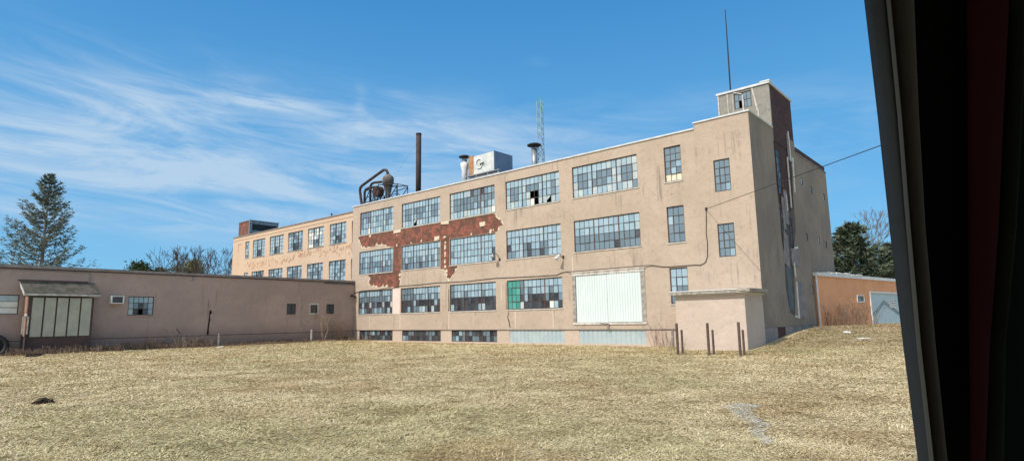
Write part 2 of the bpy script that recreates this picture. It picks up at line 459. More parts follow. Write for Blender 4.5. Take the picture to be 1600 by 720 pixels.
gr = np.clip((patch - .52) * 5, 0, 1)[:, None] * .42
colr = colr * (1 - gr) + colr * np.array([.70, .79, .62]) * gr
br = np.clip((patch2 - .56) * 5, 0, 1)[:, None] * .6
colr = colr * (1 - br) + colr * np.array([.74, .62, .50]) * br
p3 = np.clip((fbm(bx * .8 + 9, by * 1.5, .38, 3) - .58) * 6, 0, 1)[:, None] * .62 * np.clip(1.5 - rr / 28, 0, 1)[:, None]
colr = colr * (1 - p3) + colr * np.array([.55, .50, .40]) * p3
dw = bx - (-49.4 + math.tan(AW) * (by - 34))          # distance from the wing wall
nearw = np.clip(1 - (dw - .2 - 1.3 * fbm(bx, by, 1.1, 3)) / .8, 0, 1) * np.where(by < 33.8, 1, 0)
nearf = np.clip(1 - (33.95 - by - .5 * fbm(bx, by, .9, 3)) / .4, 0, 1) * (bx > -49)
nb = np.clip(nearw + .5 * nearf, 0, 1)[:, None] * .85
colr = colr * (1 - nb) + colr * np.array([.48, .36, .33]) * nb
# a frosty bare grey spot in the lawn
def inpoly(px, py, poly):
    c = np.zeros(len(px), bool)
    for i in range(len(poly)):
        x1, y1 = poly[i]; x2, y2 = poly[i - 1]
        c ^= ((y1 > py) != (y2 > py)) & (px < (x2 - x1) * (py - y1) / (y2 - y1 + 1e-9) + x1)
    return c
wob = (fbm(bx, by, .7, 3) - .5) * .22
spot = inpoly(bx + wob, by + wob, [(-4.95, 12.21), (-4.89, 12.82), (-4.31, 12.87), (-4.21, 11.97), (-3.67, 10.82), (-2.94, 8.96), (-3.05, 8.88), (-3.78, 10.35), (-4.43, 11.44)])
sm = (spot & (rs.rand(n) < .62))[:, None]
colr = np.where(sm, np.array([.56, .53, .45]) * rs.uniform(.75, 1.1, (n, 1)), colr)
co[:, 2, 2] = np.where(spot, base[:, 2] + .01, co[:, 2, 2])
me = bpy.data.meshes.new('dry_grass'); me.vertices.add(n * 3); me.vertices.foreach_set('co', co.ravel())
me.loops.add(n * 3); me.loops.foreach_set('vertex_index', np.arange(n * 3, dtype=np.int32)); me.polygons.add(n)
me.polygons.foreach_set('loop_start', np.arange(0, n * 3, 3, dtype=np.int32)); me.update(calc_edges=True)
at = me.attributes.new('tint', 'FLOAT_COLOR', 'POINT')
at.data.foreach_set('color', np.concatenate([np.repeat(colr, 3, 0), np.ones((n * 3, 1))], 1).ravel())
me.materials.append(M['blade'])
o = bpy.data.objects.new('dry_grass', me); COL.objects.link(o); tag(o, 'short dead straw grass covering the lawn', 'grass', None, 'stuff')

# ------------------------------------------------------------------ main factory building
fac = thing('factory_building', (-30, 34, 0), 'three storey tan stucco factory with big steel windows and exposed red brick patches', 'factory')
BX = [(-48.70, -43.53), (-42.33, -37.19), (-36.03, -30.90), (-29.77, -24.63), (-23.50, -18.37)]
holes = []
for a, b_ in BX:
    holes.append(rect(a, b_, 10.06, 12.27)); holes.append(rect(a, b_, 6.25, 8.43))
for a, b_ in BX[:4]: holes.append(rect(a, b_, 2.47, 4.64))
OPEN = rect(-23.76, -18.2, 1.31, 4.80)
holes.append(OPEN)
NARROW = [(-16.47, -15.34, 10.04, 12.27), (-16.49, -15.36, 6.22, 8.47), (-16.52, -15.36, 2.5, 4.68), (-13.34, -12.38, 8.94, 10.85), (-13.36, -12.38, 5.10, 7.03)]
holes += [rect(*q) for q in NARROW]
brickhole = [(-49.0, 9.93), (-48.92, 9.78), (-48.65, 9.4), (-48.5, 9.1), (-48.37, 8.86), (-48.0, 8.76), (-47.67, 8.7), (-46.9, 8.77), (-46.17, 8.76), (-46.05, 8.9),
    (-45.98, 9.04), (-45.9, 8.86), (-45.76, 8.82), (-45.2, 8.8), (-44.6, 8.76), (-44.5, 8.55), (-43.9, 8.5), (-43.5, 8.5), (-43.5, 6.13),
    (-47.25, 6.13), (-47.05, 5.9), (-46.9, 5.73), (-47.1, 5.6), (-47.2, 5.4), (-47.0, 5.2), (-46.8, 5.03), (-46.2, 5.05), (-45.9, 4.9), (-45.4, 4.82), (-44.9, 4.9), (-44.46, 4.88), (-43.8, 4.78), (-43.2, 4.72),
    (-42.5, 4.72), (-42.44, 5.1), (-42.36, 5.4), (-42.36, 8.46),
    (-37.16, 8.46), (-37.16, 6.1), (-37.0, 5.95), (-36.7, 5.9), (-36.5, 5.7), (-36.42, 5.4), (-36.39, 5.22), (-36.12, 4.92), (-35.95, 5.1), (-35.8, 5.24), (-35.55, 5.5), (-35.4, 5.72), (-35.1, 5.95), (-34.93, 6.12),
    (-36.06, 6.12), (-36.06, 8.46), (-30.86, 8.46), (-30.6, 8.55), (-30.43, 8.62), (-30.5, 8.75), (-30.49, 8.89), (-30.2, 8.9), (-30.01, 8.98), (-30.1, 9.15), (-30.21, 9.33), (-30.45, 9.4), (-30.69, 9.6), (-30.73, 9.81), (-30.95, 9.93)][::-1]
basef = 1.02
out = [(-49.9, basef), (-11.104, basef), (-11.104, 13.36), (-14.4, 13.36), (-14.4, 13.0), (-49.9, 13.0)]
sheet('stucco_wall', FRONT, out, holes + [brickhole], 0, .035, 'stucco', fac)
sheet('brick_wall', FRONT, [(u + (.0 if u > -49 else .002), z) for u, z in out], [h for h in holes], -.036, .24, 'brick', fac)
# basement course, set back under the ledge
BH = [rect(a + .12, b_ + .02, .06, .97) for a, b_ in BX]
sheet('basement_wall', FRONT, [(-49.9, -.6), (-11.16, -.6), (-11.16, 1.017), (-49.9, 1.017)], BH, -.06, .2, 'stucco_low', fac)
# side wall, with the torn open strip beside the stair windows
SH = [rect(q[0], q[0] + .42, q[1], q[1] + .55) for q in ((43.75, 10.62), (46.1, 10.36), (49.6, 10.35), (43.8, 6.7), (46.95, 6.75), (48.9, 6.6), (43.95, 3.1))]
strip = [(38.2, 13.4), (38.25, 12.6), (38.3, 11.4), (38.2, 9.8), (38.35, 8.0), (38.25, 6.5), (38.5, 5.0), (38.3, 3.4), (38.7, 1.9), (39.8, 1.6), (40.3, 3.8), (40.5, 5.4), (41.5, 7.2), (41.6, 9.4), (41.9, 11.2), (41.8, 13.4)]
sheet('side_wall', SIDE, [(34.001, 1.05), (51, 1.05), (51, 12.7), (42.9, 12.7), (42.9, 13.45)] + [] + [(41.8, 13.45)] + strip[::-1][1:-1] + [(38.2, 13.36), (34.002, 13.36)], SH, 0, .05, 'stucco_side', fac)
mb = MB(); mb.fbox(SIDE, 34.1, 51, -.3, 13.2, -.35, -.052)
mb.fbox(SIDE, 34.1, 51, -.3, 1.045, -.06, -.045)
mb.build('side_brick_wall', 'brick_side', fac)
mb = MB(); mb.fpoly(SIDE, [(38.0, 1.3), (42.2, 1.3), (42.2, 8.3), (41.2, 8.8), (40.6, 8.2), (40.0, 9.0), (39.4, 8.0), (38.6, 8.6), (38.0, 8.2)], -.05, -.03); mb.build('bare_block_wall', mottled('darkened_block', (.12, .10, .09), (.075, .062, .06), 1.5, .95, .6), fac)  # block colour darkened to stand in for dark, unlit openings
mb = MB()
for i, (a, b_, z1) in enumerate([(34.0, 36.2, 1.04), (37.7, 39.4, 1.04), (39.5, 45, 1.04)]): mb.fbox(SIDE, a, b_, -.2, z1, -.044, -.02)
pieces(mb, 'foundation', 'gray_coping', fac)
mb = MB(); mb.box(-49.9, -49.6, 34.27, 51, 0, 13.0); mb.box(-49.6, -11.4, 50.7, 51, 0, 12.7); mb.build('rear_wall', 'stucco', fac)
mb = MB(); mb.box(-49.6, -11.36, 34.28, 50.7, 12.45, 12.6); mb.build('roof', 'roof', fac)
mb = MB(); mb.box(-49.5, -12.2, 34.9, 35.0, .0, 12.3); mb.build('dark_backing', 'dark', fac)  # added dark sheet standing in for the unlit rooms
mb = MB()
mb.box(-49.97, -14.4, 33.93, 34.3, 13.002, 13.10); mb.box(-14.46, -11.03, 33.93, 34.3, 13.362, 13.45)
mb.box(-11.42, -11.03, 34.3, 38.25, 13.362, 13.45); mb.box(-14.46, -14.36, 34.3, 38.2, 13.1, 13.45)
mb.box(-49.97, -49.6, 34.3, 51, 13.002, 13.08)
mb.build('coping', 'cornice', fac)
mb = MB(); mb.box(-11.4, -11.05, 42.95, 51.03, 12.702, 12.77); mb.build('side_coping', 'gray_coping', fac)
# cement repairs and plaster left on the brick
mb = MB()
for q in [(-43.44, -42.42, 9.74, 10.0), (-37.1, -36.14, 9.76, 10.0), (-37.9, -37.28, 8.50, 8.84), (-47.18, -46.88, 9.74, 9.95), (-32.55, -31.95, 9.1, 9.44), (-36.75, -36.5, 8.6, 8.75)]:
    j = lambda: random.uniform(-.05, .05)
    mb.fpoly(FRONT, [(q[0] + j(), q[2] + j()), (q[1] + j(), q[2] + j()), (q[1] + j(), q[3]), (q[0] + j(), q[3])], -.034, .02)
for x, z in [(-36.6, z_) for z_ in (8.2, 7.9, 7.75, 7.3, 7.05, 6.7, 6.55, 6.2)] + [(-30.75, 9.7), (-30.4, 9.45), (-30.15, 9.2), (-30.5, 8.7), (-48.8, 9.5), (-48.6, 9.2), (-48.4, 8.95), (-47.2, 5.95), (-47.15, 5.5), (-46.9, 5.1), (-46.4, 5.12), (-45.9, 4.98), (-44.4, 4.96), (-42.5, 5.9), (-42.5, 5.5), (-42.45, 5.15), (-36.35, 5.5), (-36.45, 5.8), (-36.2, 5.1), (-35.3, 5.9), (-35.05, 6.05), (-43.0, 8.6), (-41, 8.6), (-39.6, 8.65), (-31.4, 8.6), (-31.1, 8.68), (-46.0, 8.95), (-45.2, 8.85), (-33.5, 8.6), (-43.0, 9.5), (-36.6, 5.55), (-48.0, 8.85), (-44.9, 5.0)]:
    n_ = random.randint(5, 7); r0 = random.uniform(.05, .16)
    pts = [(x + r0 * random.uniform(.5, 1.3) * math.cos(2 * math.pi * k / n_), z + r0 * random.uniform(.6, 1.6) * math.sin(2 * math.pi * k / n_)) for k in range(n_)]
    mb.fpoly(FRONT, pts, -.034, random.uniform(-.02, .012))
pieces(mb, 'plaster_remnant', 'flake', fac)
mb = MB(); hb = brickhole
for k in range(len(hb)):
    (a, b_), (c_, d_) = hb[k], hb[(k + 1) % len(hb)]
    if abs(a - c_) < .02 or abs(b_ - d_) < .001 or math.hypot(a - c_, b_ - d_) > .9: continue
    if random.random() < .2: continue
    L_ = math.hypot(c_ - a, d_ - b_); nx_, nz_ = -(d_ - b_) / L_, (c_ - a) / L_
    w0, w1, wm = random.uniform(.01, .05), random.uniform(.01, .05), random.uniform(.03, .10)
    mb.fpoly(FRONT, [(a - nx_ * w0, b_ - nz_ * w0), ((a + c_) / 2 - nx_ * wm, (b_ + d_) / 2 - nz_ * wm), (c_ - nx_ * w1, d_ - nz_ * w1), (c_ + nx_ * .04, d_ + nz_ * .04), (a + nx_ * .05, b_ + nz_ * .05)], -.03, random.uniform(.008, .022))
mb.build('broken_plaster_edge', 'flake', fac)['kind'] = 'stuff'
mb = MB(); mb.fpoly(FRONT, [(-43.46, 2.42), (-42.45, 2.40), (-42.42, 4.68), (-43.48, 4.66)], -.01, .006); mb.build('cement_patch', 'patch', fac)
# cracks and open joints
def crack(fr, pts, wd, w=.004, parent=None):
    mb = MB()
    for k in range(len(pts) - 1):
        (a, b_), (c_, d_) = pts[k], pts[k + 1]
        mb.fpoly(fr, [(a - wd, b_), (a + wd * random.uniform(.2, 1), b_), (c_ + wd * random.uniform(.2, 1), d_), (c_ - wd, d_)], -.01, w)
    mb.build('crack', 'dark', parent or fac)
crack(FRONT, [(-36.1, 4.3), (-36.13, 3.6), (-36.1, 2.9), (-36.15, 2.5)], .05)
crack(FRONT, [(-29.84, 4.5), (-29.86, 3.5), (-29.86, 2.45)], .03); crack(FRONT, [(-29.6, 2.3), (-29.72, 1.9), (-29.6, 1.6), (-29.5, 1.15)], .055)

mb = MB()
for x in (-46.9, -42.33 - .08, -36.03 - .1, -29.0, -25.5): mb.fbox(FRONT, x - .03, x + .03, 1.1, 2.3, -.01, .005)
for x, z0_, z1_ in ((-30.35, 3.2, 4.3), (-23.7, 4.9, 5.9), (-42.33, 4.75, 6.1)): mb.fbox(FRONT, x - .025, x + .03, z0_, z1_, -.01, .006)
pieces(mb, 'joint_filler', 'patch', fac)
mb = MB(); mb.fbox(FRONT, -49.9, -11.1, .99, 1.02, -.05, .02); mb.build('ledge', 'gray_coping', fac)

rnd = random.Random(8)
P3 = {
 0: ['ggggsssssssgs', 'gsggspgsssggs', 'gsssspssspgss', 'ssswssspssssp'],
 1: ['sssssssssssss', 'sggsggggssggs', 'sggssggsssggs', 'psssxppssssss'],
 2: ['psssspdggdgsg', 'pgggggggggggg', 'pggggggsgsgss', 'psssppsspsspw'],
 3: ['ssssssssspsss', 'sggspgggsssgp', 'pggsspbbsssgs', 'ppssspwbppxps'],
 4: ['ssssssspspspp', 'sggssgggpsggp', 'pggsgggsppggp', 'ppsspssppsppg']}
P2 = {  # light upper and dim lower rows paint in reflected sky and trees
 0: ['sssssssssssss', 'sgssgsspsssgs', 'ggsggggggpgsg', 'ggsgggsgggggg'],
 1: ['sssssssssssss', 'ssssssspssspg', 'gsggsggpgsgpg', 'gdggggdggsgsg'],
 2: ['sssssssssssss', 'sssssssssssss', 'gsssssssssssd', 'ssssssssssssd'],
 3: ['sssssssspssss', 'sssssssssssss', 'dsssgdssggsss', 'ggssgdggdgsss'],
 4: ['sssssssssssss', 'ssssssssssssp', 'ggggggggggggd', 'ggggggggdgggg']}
P1 = {  # dark lower rows paint in a reflected tree line
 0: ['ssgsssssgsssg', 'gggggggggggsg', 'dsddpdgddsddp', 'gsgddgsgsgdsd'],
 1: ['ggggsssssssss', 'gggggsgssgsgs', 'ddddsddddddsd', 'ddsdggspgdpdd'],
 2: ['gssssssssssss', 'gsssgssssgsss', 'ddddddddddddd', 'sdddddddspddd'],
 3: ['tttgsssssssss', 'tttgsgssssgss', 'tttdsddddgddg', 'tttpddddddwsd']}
for i, (a, b_) in enumerate(BX):
    c = [4, 5, 4]; mu = 'steel_pale' if i in (0, 2, 3, 4) else 'steel'
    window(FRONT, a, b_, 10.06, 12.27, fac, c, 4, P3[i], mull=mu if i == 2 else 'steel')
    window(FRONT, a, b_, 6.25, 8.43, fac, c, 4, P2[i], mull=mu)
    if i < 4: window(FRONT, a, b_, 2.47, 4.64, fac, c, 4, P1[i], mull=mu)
for i in range(3):
    a, b_ = BX[i]
    window(FRONT, a + .12, b_ + .02, .06, .97, fac, [4, 5, 4], 2, pattern(2, 13, ['ddg', 'dgd'], rnd, 's', .04), w=-.14, sill=False, mull='steel_pale', name='basement_window')
window(FRONT, *NARROW[0], fac, [3], 5, ['ggg', 'ggg', 'ggs', 'gsg', 'ccc'], mull='steel')
window(FRONT, *NARROW[1], fac, [3], 4, ['ggg', 'sgg', 'ggg', 'ggg'])
window(FRONT, *NARROW[2], fac, [3], 4, ['sss', 'sss', 'sgg', 'ggg'])
for q in NARROW[3:]: window(FRONT, *q, fac, [3], 4, ['ggg', 'ggg', 'ggg', 'ggs'], w=-.07, sill=False)
def corrugated(fr, u0, u1, z0, z1, w, pitch, depth):
    mb = MB(); u = u0
    while u < u1 - .01:
        e = min(u + pitch, u1); a = u + (e - u) * .15; c_ = e - (e - u) * .15
        for p, q, wa, wb in ((u, a, w - depth, w), (a, c_, w, w), (c_, e, w, w - depth)):
            mb.quad(fr.p(p, z0, wa), fr.p(q, z0, wb), fr.p(q, z1, wb), fr.p(p, z1, wa))
        u = e
    mb.fbox(fr, u0, u1, z0, z1, w - depth - .03, w - depth - .004)
    return mb
for i in (3, 4):
    a, b_ = BX[i]
    corrugated(FRONT, a + .12, b_ + .02, .06, .97, -.09, .36, .035).build('basement_panel', 'blue_panel', fac)
# boarded loading opening
bo = MB()
bo.fbox(FRONT, -23.76, -18.2, 4.62, 4.8, -.12, .05, 1); bo.fbox(FRONT, -23.80, -18.14, 4.8, 4.86, -.12, .09, 1)
bo.fbox(FRONT, -23.76, -23.5, 1.45, 4.62, -.12, .03); bo.fbox(FRONT, -18.48, -18.2, 1.45, 4.62, -.12, .03)
bo.fbox(FRONT, -23.76, -18.2, 1.31, 1.45, -.12, .06, 1)
bf = bo.build('loading_door_frame', ['wood_weather', 'wood_pale'], fac)
mb = corrugated(FRONT, -23.48, -21.02, 1.46, 4.60, .0, .19, .035); mb.build('door_panel', 'white_panel', bf)
mb = corrugated(FRONT, -21.0, -18.5, 1.47, 4.66, .02, .19, .035); mb.build('door_panel', 'white_panel', bf)
mb = MB(); mb.hexa([FRONT.p(-21.6, 1.38, .1), FRONT.p(-20.9, 1.30, .1), FRONT.p(-20.9, 1.30, .07), FRONT.p(-21.6, 1.38, .07), FRONT.p(-21.6, 1.42, .1), FRONT.p(-20.9, 1.37, .1), FRONT.p(-20.9, 1.37, .07), FRONT.p(-21.6, 1.42, .07)])
mb.fbox(FRONT, -21.05, -20.93, 1.0, 1.36, .062, .1); mb.build('latch', 'wood_weather', bf)
# side wall: small square windows, boards and strips in the torn opening
for k, (a, _), in enumerate([(43.75, 10.62), (46.1, 10.36), (49.6, 10.35), (43.8, 6.7), (46.95, 6.75), (48.9, 6.6), (43.95, 3.1)]):
    z0_ = (10.62, 10.36, 10.35, 6.7, 6.75, 6.6, 3.1)[k]
    window(SIDE, a, a + .42, z0_, z0_ + .55, fac, [1], 1, ['g' if k % 2 else 'p'], w=-.035, name='small_window', sill=False)
for z0_, z1_ in ((9.2, 12.1), (5.6, 8.4)):
    window(SIDE, 38.55, 39.25, z0_, z1_, fac, [2], 6, pattern(6, 2, 'd', rnd, 'g', .2), w=-.02, name='stair_window', sill=False)
window(SIDE, 40.2, 40.75, 5.6, 7.9, fac, [2], 5, pattern(5, 2, 'd', rnd, 'g', .2), w=-.02, name='stair_window', sill=False)
mb = MB()
mb.fbox(SIDE, 40.0, 41.7, 4.8, 5.9, -.02, .04); mb.fpoly(SIDE, [(40.45, 1.5), (41.9, 1.52), (42.2, 3.85), (40.55, 3.75)], .0, .05)
mb.fpoly(SIDE, [(38.3, 4.9), (39.5, 4.6), (39.6, 6.6), (38.9, 6.9)], -.02, .02); mb.fbox(SIDE, 39.5, 40.1, 7.4, 9.6, -.03, .02)
mb.fpoly(SIDE, [(41.1, 11.9), (41.75, 11.8), (41.8, 13.5), (41.2, 13.7)], .0, .03)
mb.fbox(SIDE, 38.9, 39.35, 7.0, 9.1, -.01, .03)
pieces(mb, 'hanging_sheet', 'side_panel', fac)
mb = MB(); mb.fbox(SIDE, 38.7, 39.6, 2.0, 4.7, -.03, .01); mb.build('board', 'teal_board', fac)
mb = MB()
for q in ([(40.35, 1.5), (40.48, 1.48), (40.6, 3.8), (40.5, 3.8)], [(40.8, 8.6), (40.9, 8.6), (40.95, 12.0), (40.85, 12.0)], [(41.55, 11.9), (41.7, 11.9), (41.6, 13.9), (41.48, 13.9)],
          [(41.9, 9.8), (42.0, 9.8), (42.2, 12.2), (42.05, 12.2)], [(40.35, 4.1), (40.5, 4.1), (40.4, 5.0), (40.28, 5.0)], [(39.9, 8.3), (40.0, 8.3), (39.95, 9.3), (39.88, 9.3)], [(39.7, 1.6), (40.1, 1.55), (40.15, 1.62), (39.7, 1.7)],
          [(40.7, 5.9), (41.5, 6.0), (41.4, 6.12), (40.7, 6.0)]):
    mb.fpoly(SIDE, q, .0, .06)
pieces(mb, 'white_trim_strip', 'white', fac)

# stair tower rising above the roof
tw = MB()
tx0, tx1, ty0, ty1, tt = -14.42, -11.12, 38.3, 42.9, 16.35
sheet('tower_front_wall', F((0, ty0, 0), (1, 0, 0), (0, -1, 0)), rect(tx0, tx1, 12.6, tt), [rect(-13.36, -12.24, 15.12, 16.22)], 0, .2, 'block', fac)
mb = MB(); mb.box(tx1 - .22, tx1, ty0 + .2, ty1, 12.6, tt); mb.build('tower_side_wall', 'brick_side', fac)
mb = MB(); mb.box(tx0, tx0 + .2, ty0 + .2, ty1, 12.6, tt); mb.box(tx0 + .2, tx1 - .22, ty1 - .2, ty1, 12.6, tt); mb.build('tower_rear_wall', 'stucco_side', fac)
mb = MB(); mb.box(tx0 - .08, tx1 + .08, ty0 - .08, ty1 + .08, tt, tt + .14); mb.build('tower_roof', 'cornice', fac)
mb = MB(); mb.box(tx1 - .5, tx1 + .1, ty0 - .1, ty0 + .5, tt + .142, tt + .22); mb.build('flashing', 'white', fac)
TF = F((0, ty0, 0), (1, 0, 0), (0, -1, 0))
window(TF, -13.36, -12.24, 15.12, 16.22, fac, [2, 2], 2, ['gggg', 'gbgg'], w=-.06, name='tower_window', sill=False)
mb = MB()
mb.fpoly(TF, [(-12.2, 16.3), (-12.1, 16.3), (-11.85, 14.75), (-11.95, 14.7)], .0, .04); mb.fpoly(TF, [(-11.9, 14.75), (-11.82, 14.75), (-11.84, 14.0), (-11.92, 14.0)], .0, .04)
mb.fbox(TF, -13.8, -13.74, 13.4, 16.3, .0, .03); mb.fbox(TF, -13.46, -13.4, 13.6, 16.25, .0, .03); mb.fbox(TF, -14.42, -14.34, 13.4, 16.3, .0, .05)
mb.fbox(TF, -12.82, -12.72, 14.9, 16.0, .0, .05); mb.fpoly(TF, [(-13.4, 16.3), (-13.3, 16.33), (-12.8, 16.1), (-12.85, 16.06)], .0, .03)
pieces(mb, 'torn_trim', 'wood_pale', fac)

# ------------------------------------------------------------------ shed at the right end of the facade
sh = thing('entrance_shed', (-13, 31.2, 0), 'small pale pink stucco shed with flat overhanging roof built against the factory corner', 'shed')
mb = MB(); mb.box(-14.93, -11.11, 31.25, 33.99, -.4, 2.86); mb.build('wall', 'stucco_shed', sh)
mb = MB(); mb.box(-15.12, -10.82, 30.95, 33.995, 2.91, 3.07, 0); mb.build('roof', 'wood_weather', sh)
mb = MB(); mb.box(-15.14, -11.2, 30.92, 33.9, 3.072, 3.11); mb.box(-15.0, -11.0, 31.15, 33.99, 2.862, 2.908); mb.build('roof_flashing', 'white', sh)
mb = MB(); mb.hexa([(-11.3, 30.9, 3.0), (-10.7, 30.93, 2.95), (-10.7, 33.7, 2.98), (-11.3, 33.7, 3.0), (-11.3, 30.9, 3.14), (-10.7, 30.93, 3.12), (-10.7, 33.7, 3.13), (-11.3, 33.7, 3.15)]); mb.build('loose_board', 'wood_weather', sh)

# ------------------------------------------------------------------ rear annex
an = thing('factory_annex', (-63, 34.3, 0), 'long orange tan factory block further left behind the low wing, with two rows of windows', 'factory')
AB = [(-71.25, -68.17), (-67.1, -63.85), (-62.9, -59.72), (-58.7, -55.55), (-54.48, -51.46)]
AN_ = [(-75.15, -74.3), (-73.25, -72.15), (-50.55, -50.3)]
ah = []
for a, b_ in AB: ah += [rect(a, b_, 9.72, 11.85), rect(a, b_, 5.9, 8.0)]
ah += [rect(*AN_[0], 9.66, 11.71), rect(*AN_[1], 9.75, 11.85), rect(*AN_[2], 9.62, 11.75), rect(*AN_[1], 5.9, 8.0), rect(*AN_[2], 5.9, 7.95)]
sheet('wall', ANNEX, rect(-76.56, -49.92, -.3, 12.62), ah, 0, .2, 'stucco_annex', an)
mb = MB(); mb.box(-76.56, -76.3, 34.5, 51, -.3, 12.6); mb.box(-76.3, -49.95, 50.8, 51, -.3, 12.6); mb.build('rear_wall', 'stucco_annex', an)
mb = MB(); mb.box(-76.3, -49.95, 34.52, 50.8, 12.2, 12.3); mb.build('roof', 'roof', an)
mb = MB(); mb.box(-76.3, -49.95, 35, 35.1, 0, 12.1); mb.build('dark_backing', 'dark', an)  # added dark sheet in place of the annex's unlit rooms
mb = MB(); mb.box(-76.62, -49.95, 34.22, 34.6, 12.622, 12.72); mb.build('coping', 'gray_coping', an)
mb = MB(); mb.fbox(ANNEX, -76.56, -49.92, 12.2, 12.26, -.01, .04); mb.build('cornice_band', 'stucco_annex', an)
# scars where stucco flaked off between the rows
mb = MB()
for k in range(190):
    x = rnd.uniform(-73, -50); z = 9.1 + rnd.gauss(0, .28) - (.35 if x < -62 else 0)
    if not (8.3 < z < 9.6): continue
    n_ = rnd.randint(5, 8); ru = rnd.uniform(.04, .22); rz = rnd.uniform(.06, .26)
    mb.fpoly(ANNEX, [(x + ru * rnd.uniform(.5, 1.2) * math.cos(6.283 * q / n_), z + rz * rnd.uniform(.5, 1.2) * math.sin(6.283 * q / n_)) for q in range(n_)], -.01, .003 + .0001 * (k % 40))
mb.build('stucco_scar', mottled('scar_cement', (.36, .20, .12), (.50, .33, .21), 2, .9), an)['kind'] = 'stuff'
for i, (a, b_) in enumerate(AB):
    up = [pattern(5, 6, 's', rnd, 'pg', .15), pattern(5, 6, 'ps', rnd, 's', .15), pattern(5, 6, 'sg', rnd, 'p', .05), pattern(5, 6, 'pps', rnd, 'w', .25), pattern(5, 6, 'ssg', rnd, 'p', .1)][i]
    up = [list(r_) for r_ in up]
    for rr_, cc in ((3, 2), (3, 3), (4, 2), (4, 3)): up[rr_][cc] = 'd' if rnd.random() < .55 else 'g'
    window(ANNEX, a, b_, 9.72, 11.85, an, [2, 2, 2], 5, [''.join(r_) for r_ in up], w=-.12, mullw=.14, sillm='wood_weather')
    window(ANNEX, a, b_, 5.9, 8.0, an, [2, 2, 2], 5, pattern(5, 6, 'gs' if i else 'dg', rnd, 's', .1), w=-.12, mullw=.14, sillm='wood_weather')
mb = MB(); mb.fbox(ANNEX, *AN_[0], 9.66, 11.71, -.15, -.06); mb.build('window_board', 'stucco_annex', an)
window(ANNEX, *AN_[1], 9.75, 11.85, an, [2], 5, pattern(5, 2, 'gs', rnd), w=-.12); window(ANNEX, *AN_[1], 5.9, 8.0, an, [2], 5, pattern(5, 2, 'gs', rnd), w=-.12)
for z0_, z1_ in ((9.62, 11.75), (5.9, 7.95)): window(ANNEX, *AN_[2], z0_, z1_, an, [1], 5, pattern(5, 1, 'd', rnd), w=-.12, sill=False)
ph = thing('roof_penthouse', (-74.5, 36.3, 12.4), 'dark rusty boxy penthouse on the left end of the annex roof', 'penthouse')
mb = MB(); mb.box(-76.1, -73.1, 34.7, 34.95, 12.35, 14.55); mb.build('front_wall', mottled('rusty_front', (.10, .06, .05), (.25, .09, .06), 2.2, .8, .8, (.35, .30, .25)), ph)
mb = MB(); mb.box(-73.4, -73.1, 34.955, 38.4, 12.35, 14.2); mb.box(-76.1, -75.9, 34.955, 38.4, 12.35, 14.2); mb.box(-75.9, -73.4, 38.2, 38.4, 12.35, 14.2); mb.build('side_wall', 'black_metal', ph)
mb = MB(); mb.box(-73.4, -73.06, 34.96, 38.45, 14.205, 14.56, 0); mb.box(-76.1, -73.0, 34.62, 38.5, 14.562, 14.68, 0); mb.box(-73.2, -73.0, 34.62, 34.94, 12.9, 14.56, 0); mb.box(-73.09, -73.02, 35, 37.2, 12.9, 13.4)
mb.build('roof', 'galv', ph)
pp = thing('roof_vent_pipe', (-55.6, 35.2, 12.3), 'tiny vent pipe on the annex roof edge', 'vent pipe')
mb = MB(); mb.tube([(-55.6, 35.2, 12.3), (-55.6, 35.2, 13.15)], .06); mb.build('pipe', 'black_metal', pp)
mb = MB(); mb.lathe((-55.6, 35.2, 13.152), [(.1, 0), (.1, .1), (.03, .16)]); mb.build('cap', 'black_metal', pp)

# ------------------------------------------------------------------ low wing on the left
wg = thing('low_wing', (-48.9, 20, 0), 'long single storey mauve stucco wing in shade with grey roof edge', 'building')
WH = [rect(14.65, 16.33, 2.5, 3.84), rect(26.97, 27.84, 2.51, 3.44), rect(29.2, 30.05, 2.55, 3.44), rect(30.94, 31.77, 2.54, 3.44), rect(5.6, 8.48, 2.58, 3.82)]
crackh = [(20.38, 2.86), (20.33, 2.0), (20.28, 1.4), (20.26, .97), (20.46, .97), (20.43, 1.5), (20.5, 2.1), (20.47, 2.5), (20.58, 2.6), (20.56, 2.84)]
sheet('wall', WING, rect(-8, 33.99, .90, 5.45), WH + [crackh], 0, .2, 'stucco_wing', wg)
mb = MB(); mb.fbox(WING, -8, 33.93, -.4, .893, -.2, .05); mb.build('base_course', 'stucco_wing', wg)
mb = MB(); mb.fbox(WING, -8, 33.93, .894, .93, .002, .058); mb.build('base_joint', 'brown', wg)
mb = MB(); mb.fbox(WING, -8, 33.99, 5.52, 5.70, -.3, .12); mb.fbox(WING, -8, 33.99, 5.452, 5.518, -.3, .05, 1); mb.build('roof_edge', ['gray_coping', 'brown'], wg)
mb = MB(); mb.box(-64, -49.3, -8, 33.9, 5.3, 5.44); mb.build('roof', 'roof', wg)
mb = MB(); mb.box(-64, -63.8, -8, 33.9, -.3, 5.3); mb.box(-63.8, -49.8, 33.7, 33.9, -.3, 5.28); mb.box(-63.8, -48.5, -8.2, -8, -.3, 5.28); mb.build('rear_wall', 'stucco_wing', wg)
mb = MB(); mb.box(-50.6, -50.5, -7.8, 33.6, 0, 5.2); mb.build('dark_backing', 'dark', wg)  # added dark sheet in place of the wing's unlit rooms
window(WING, 14.65, 16.33, 2.5, 3.84, wg, [5], 3, ['sssss', 'sgdgs', 'pdbds'], w=-.08, sillm='stucco_wing')
window(WING, 26.97, 27.84, 2.51, 3.44, wg, [1, 1], 1, ['dd'], w=-.06, sillm='stucco_wing')
window(WING, 30.94, 31.77, 2.54, 3.44, wg, [1, 1], 1, ['dd'], w=-.06, sillm='stucco_wing')
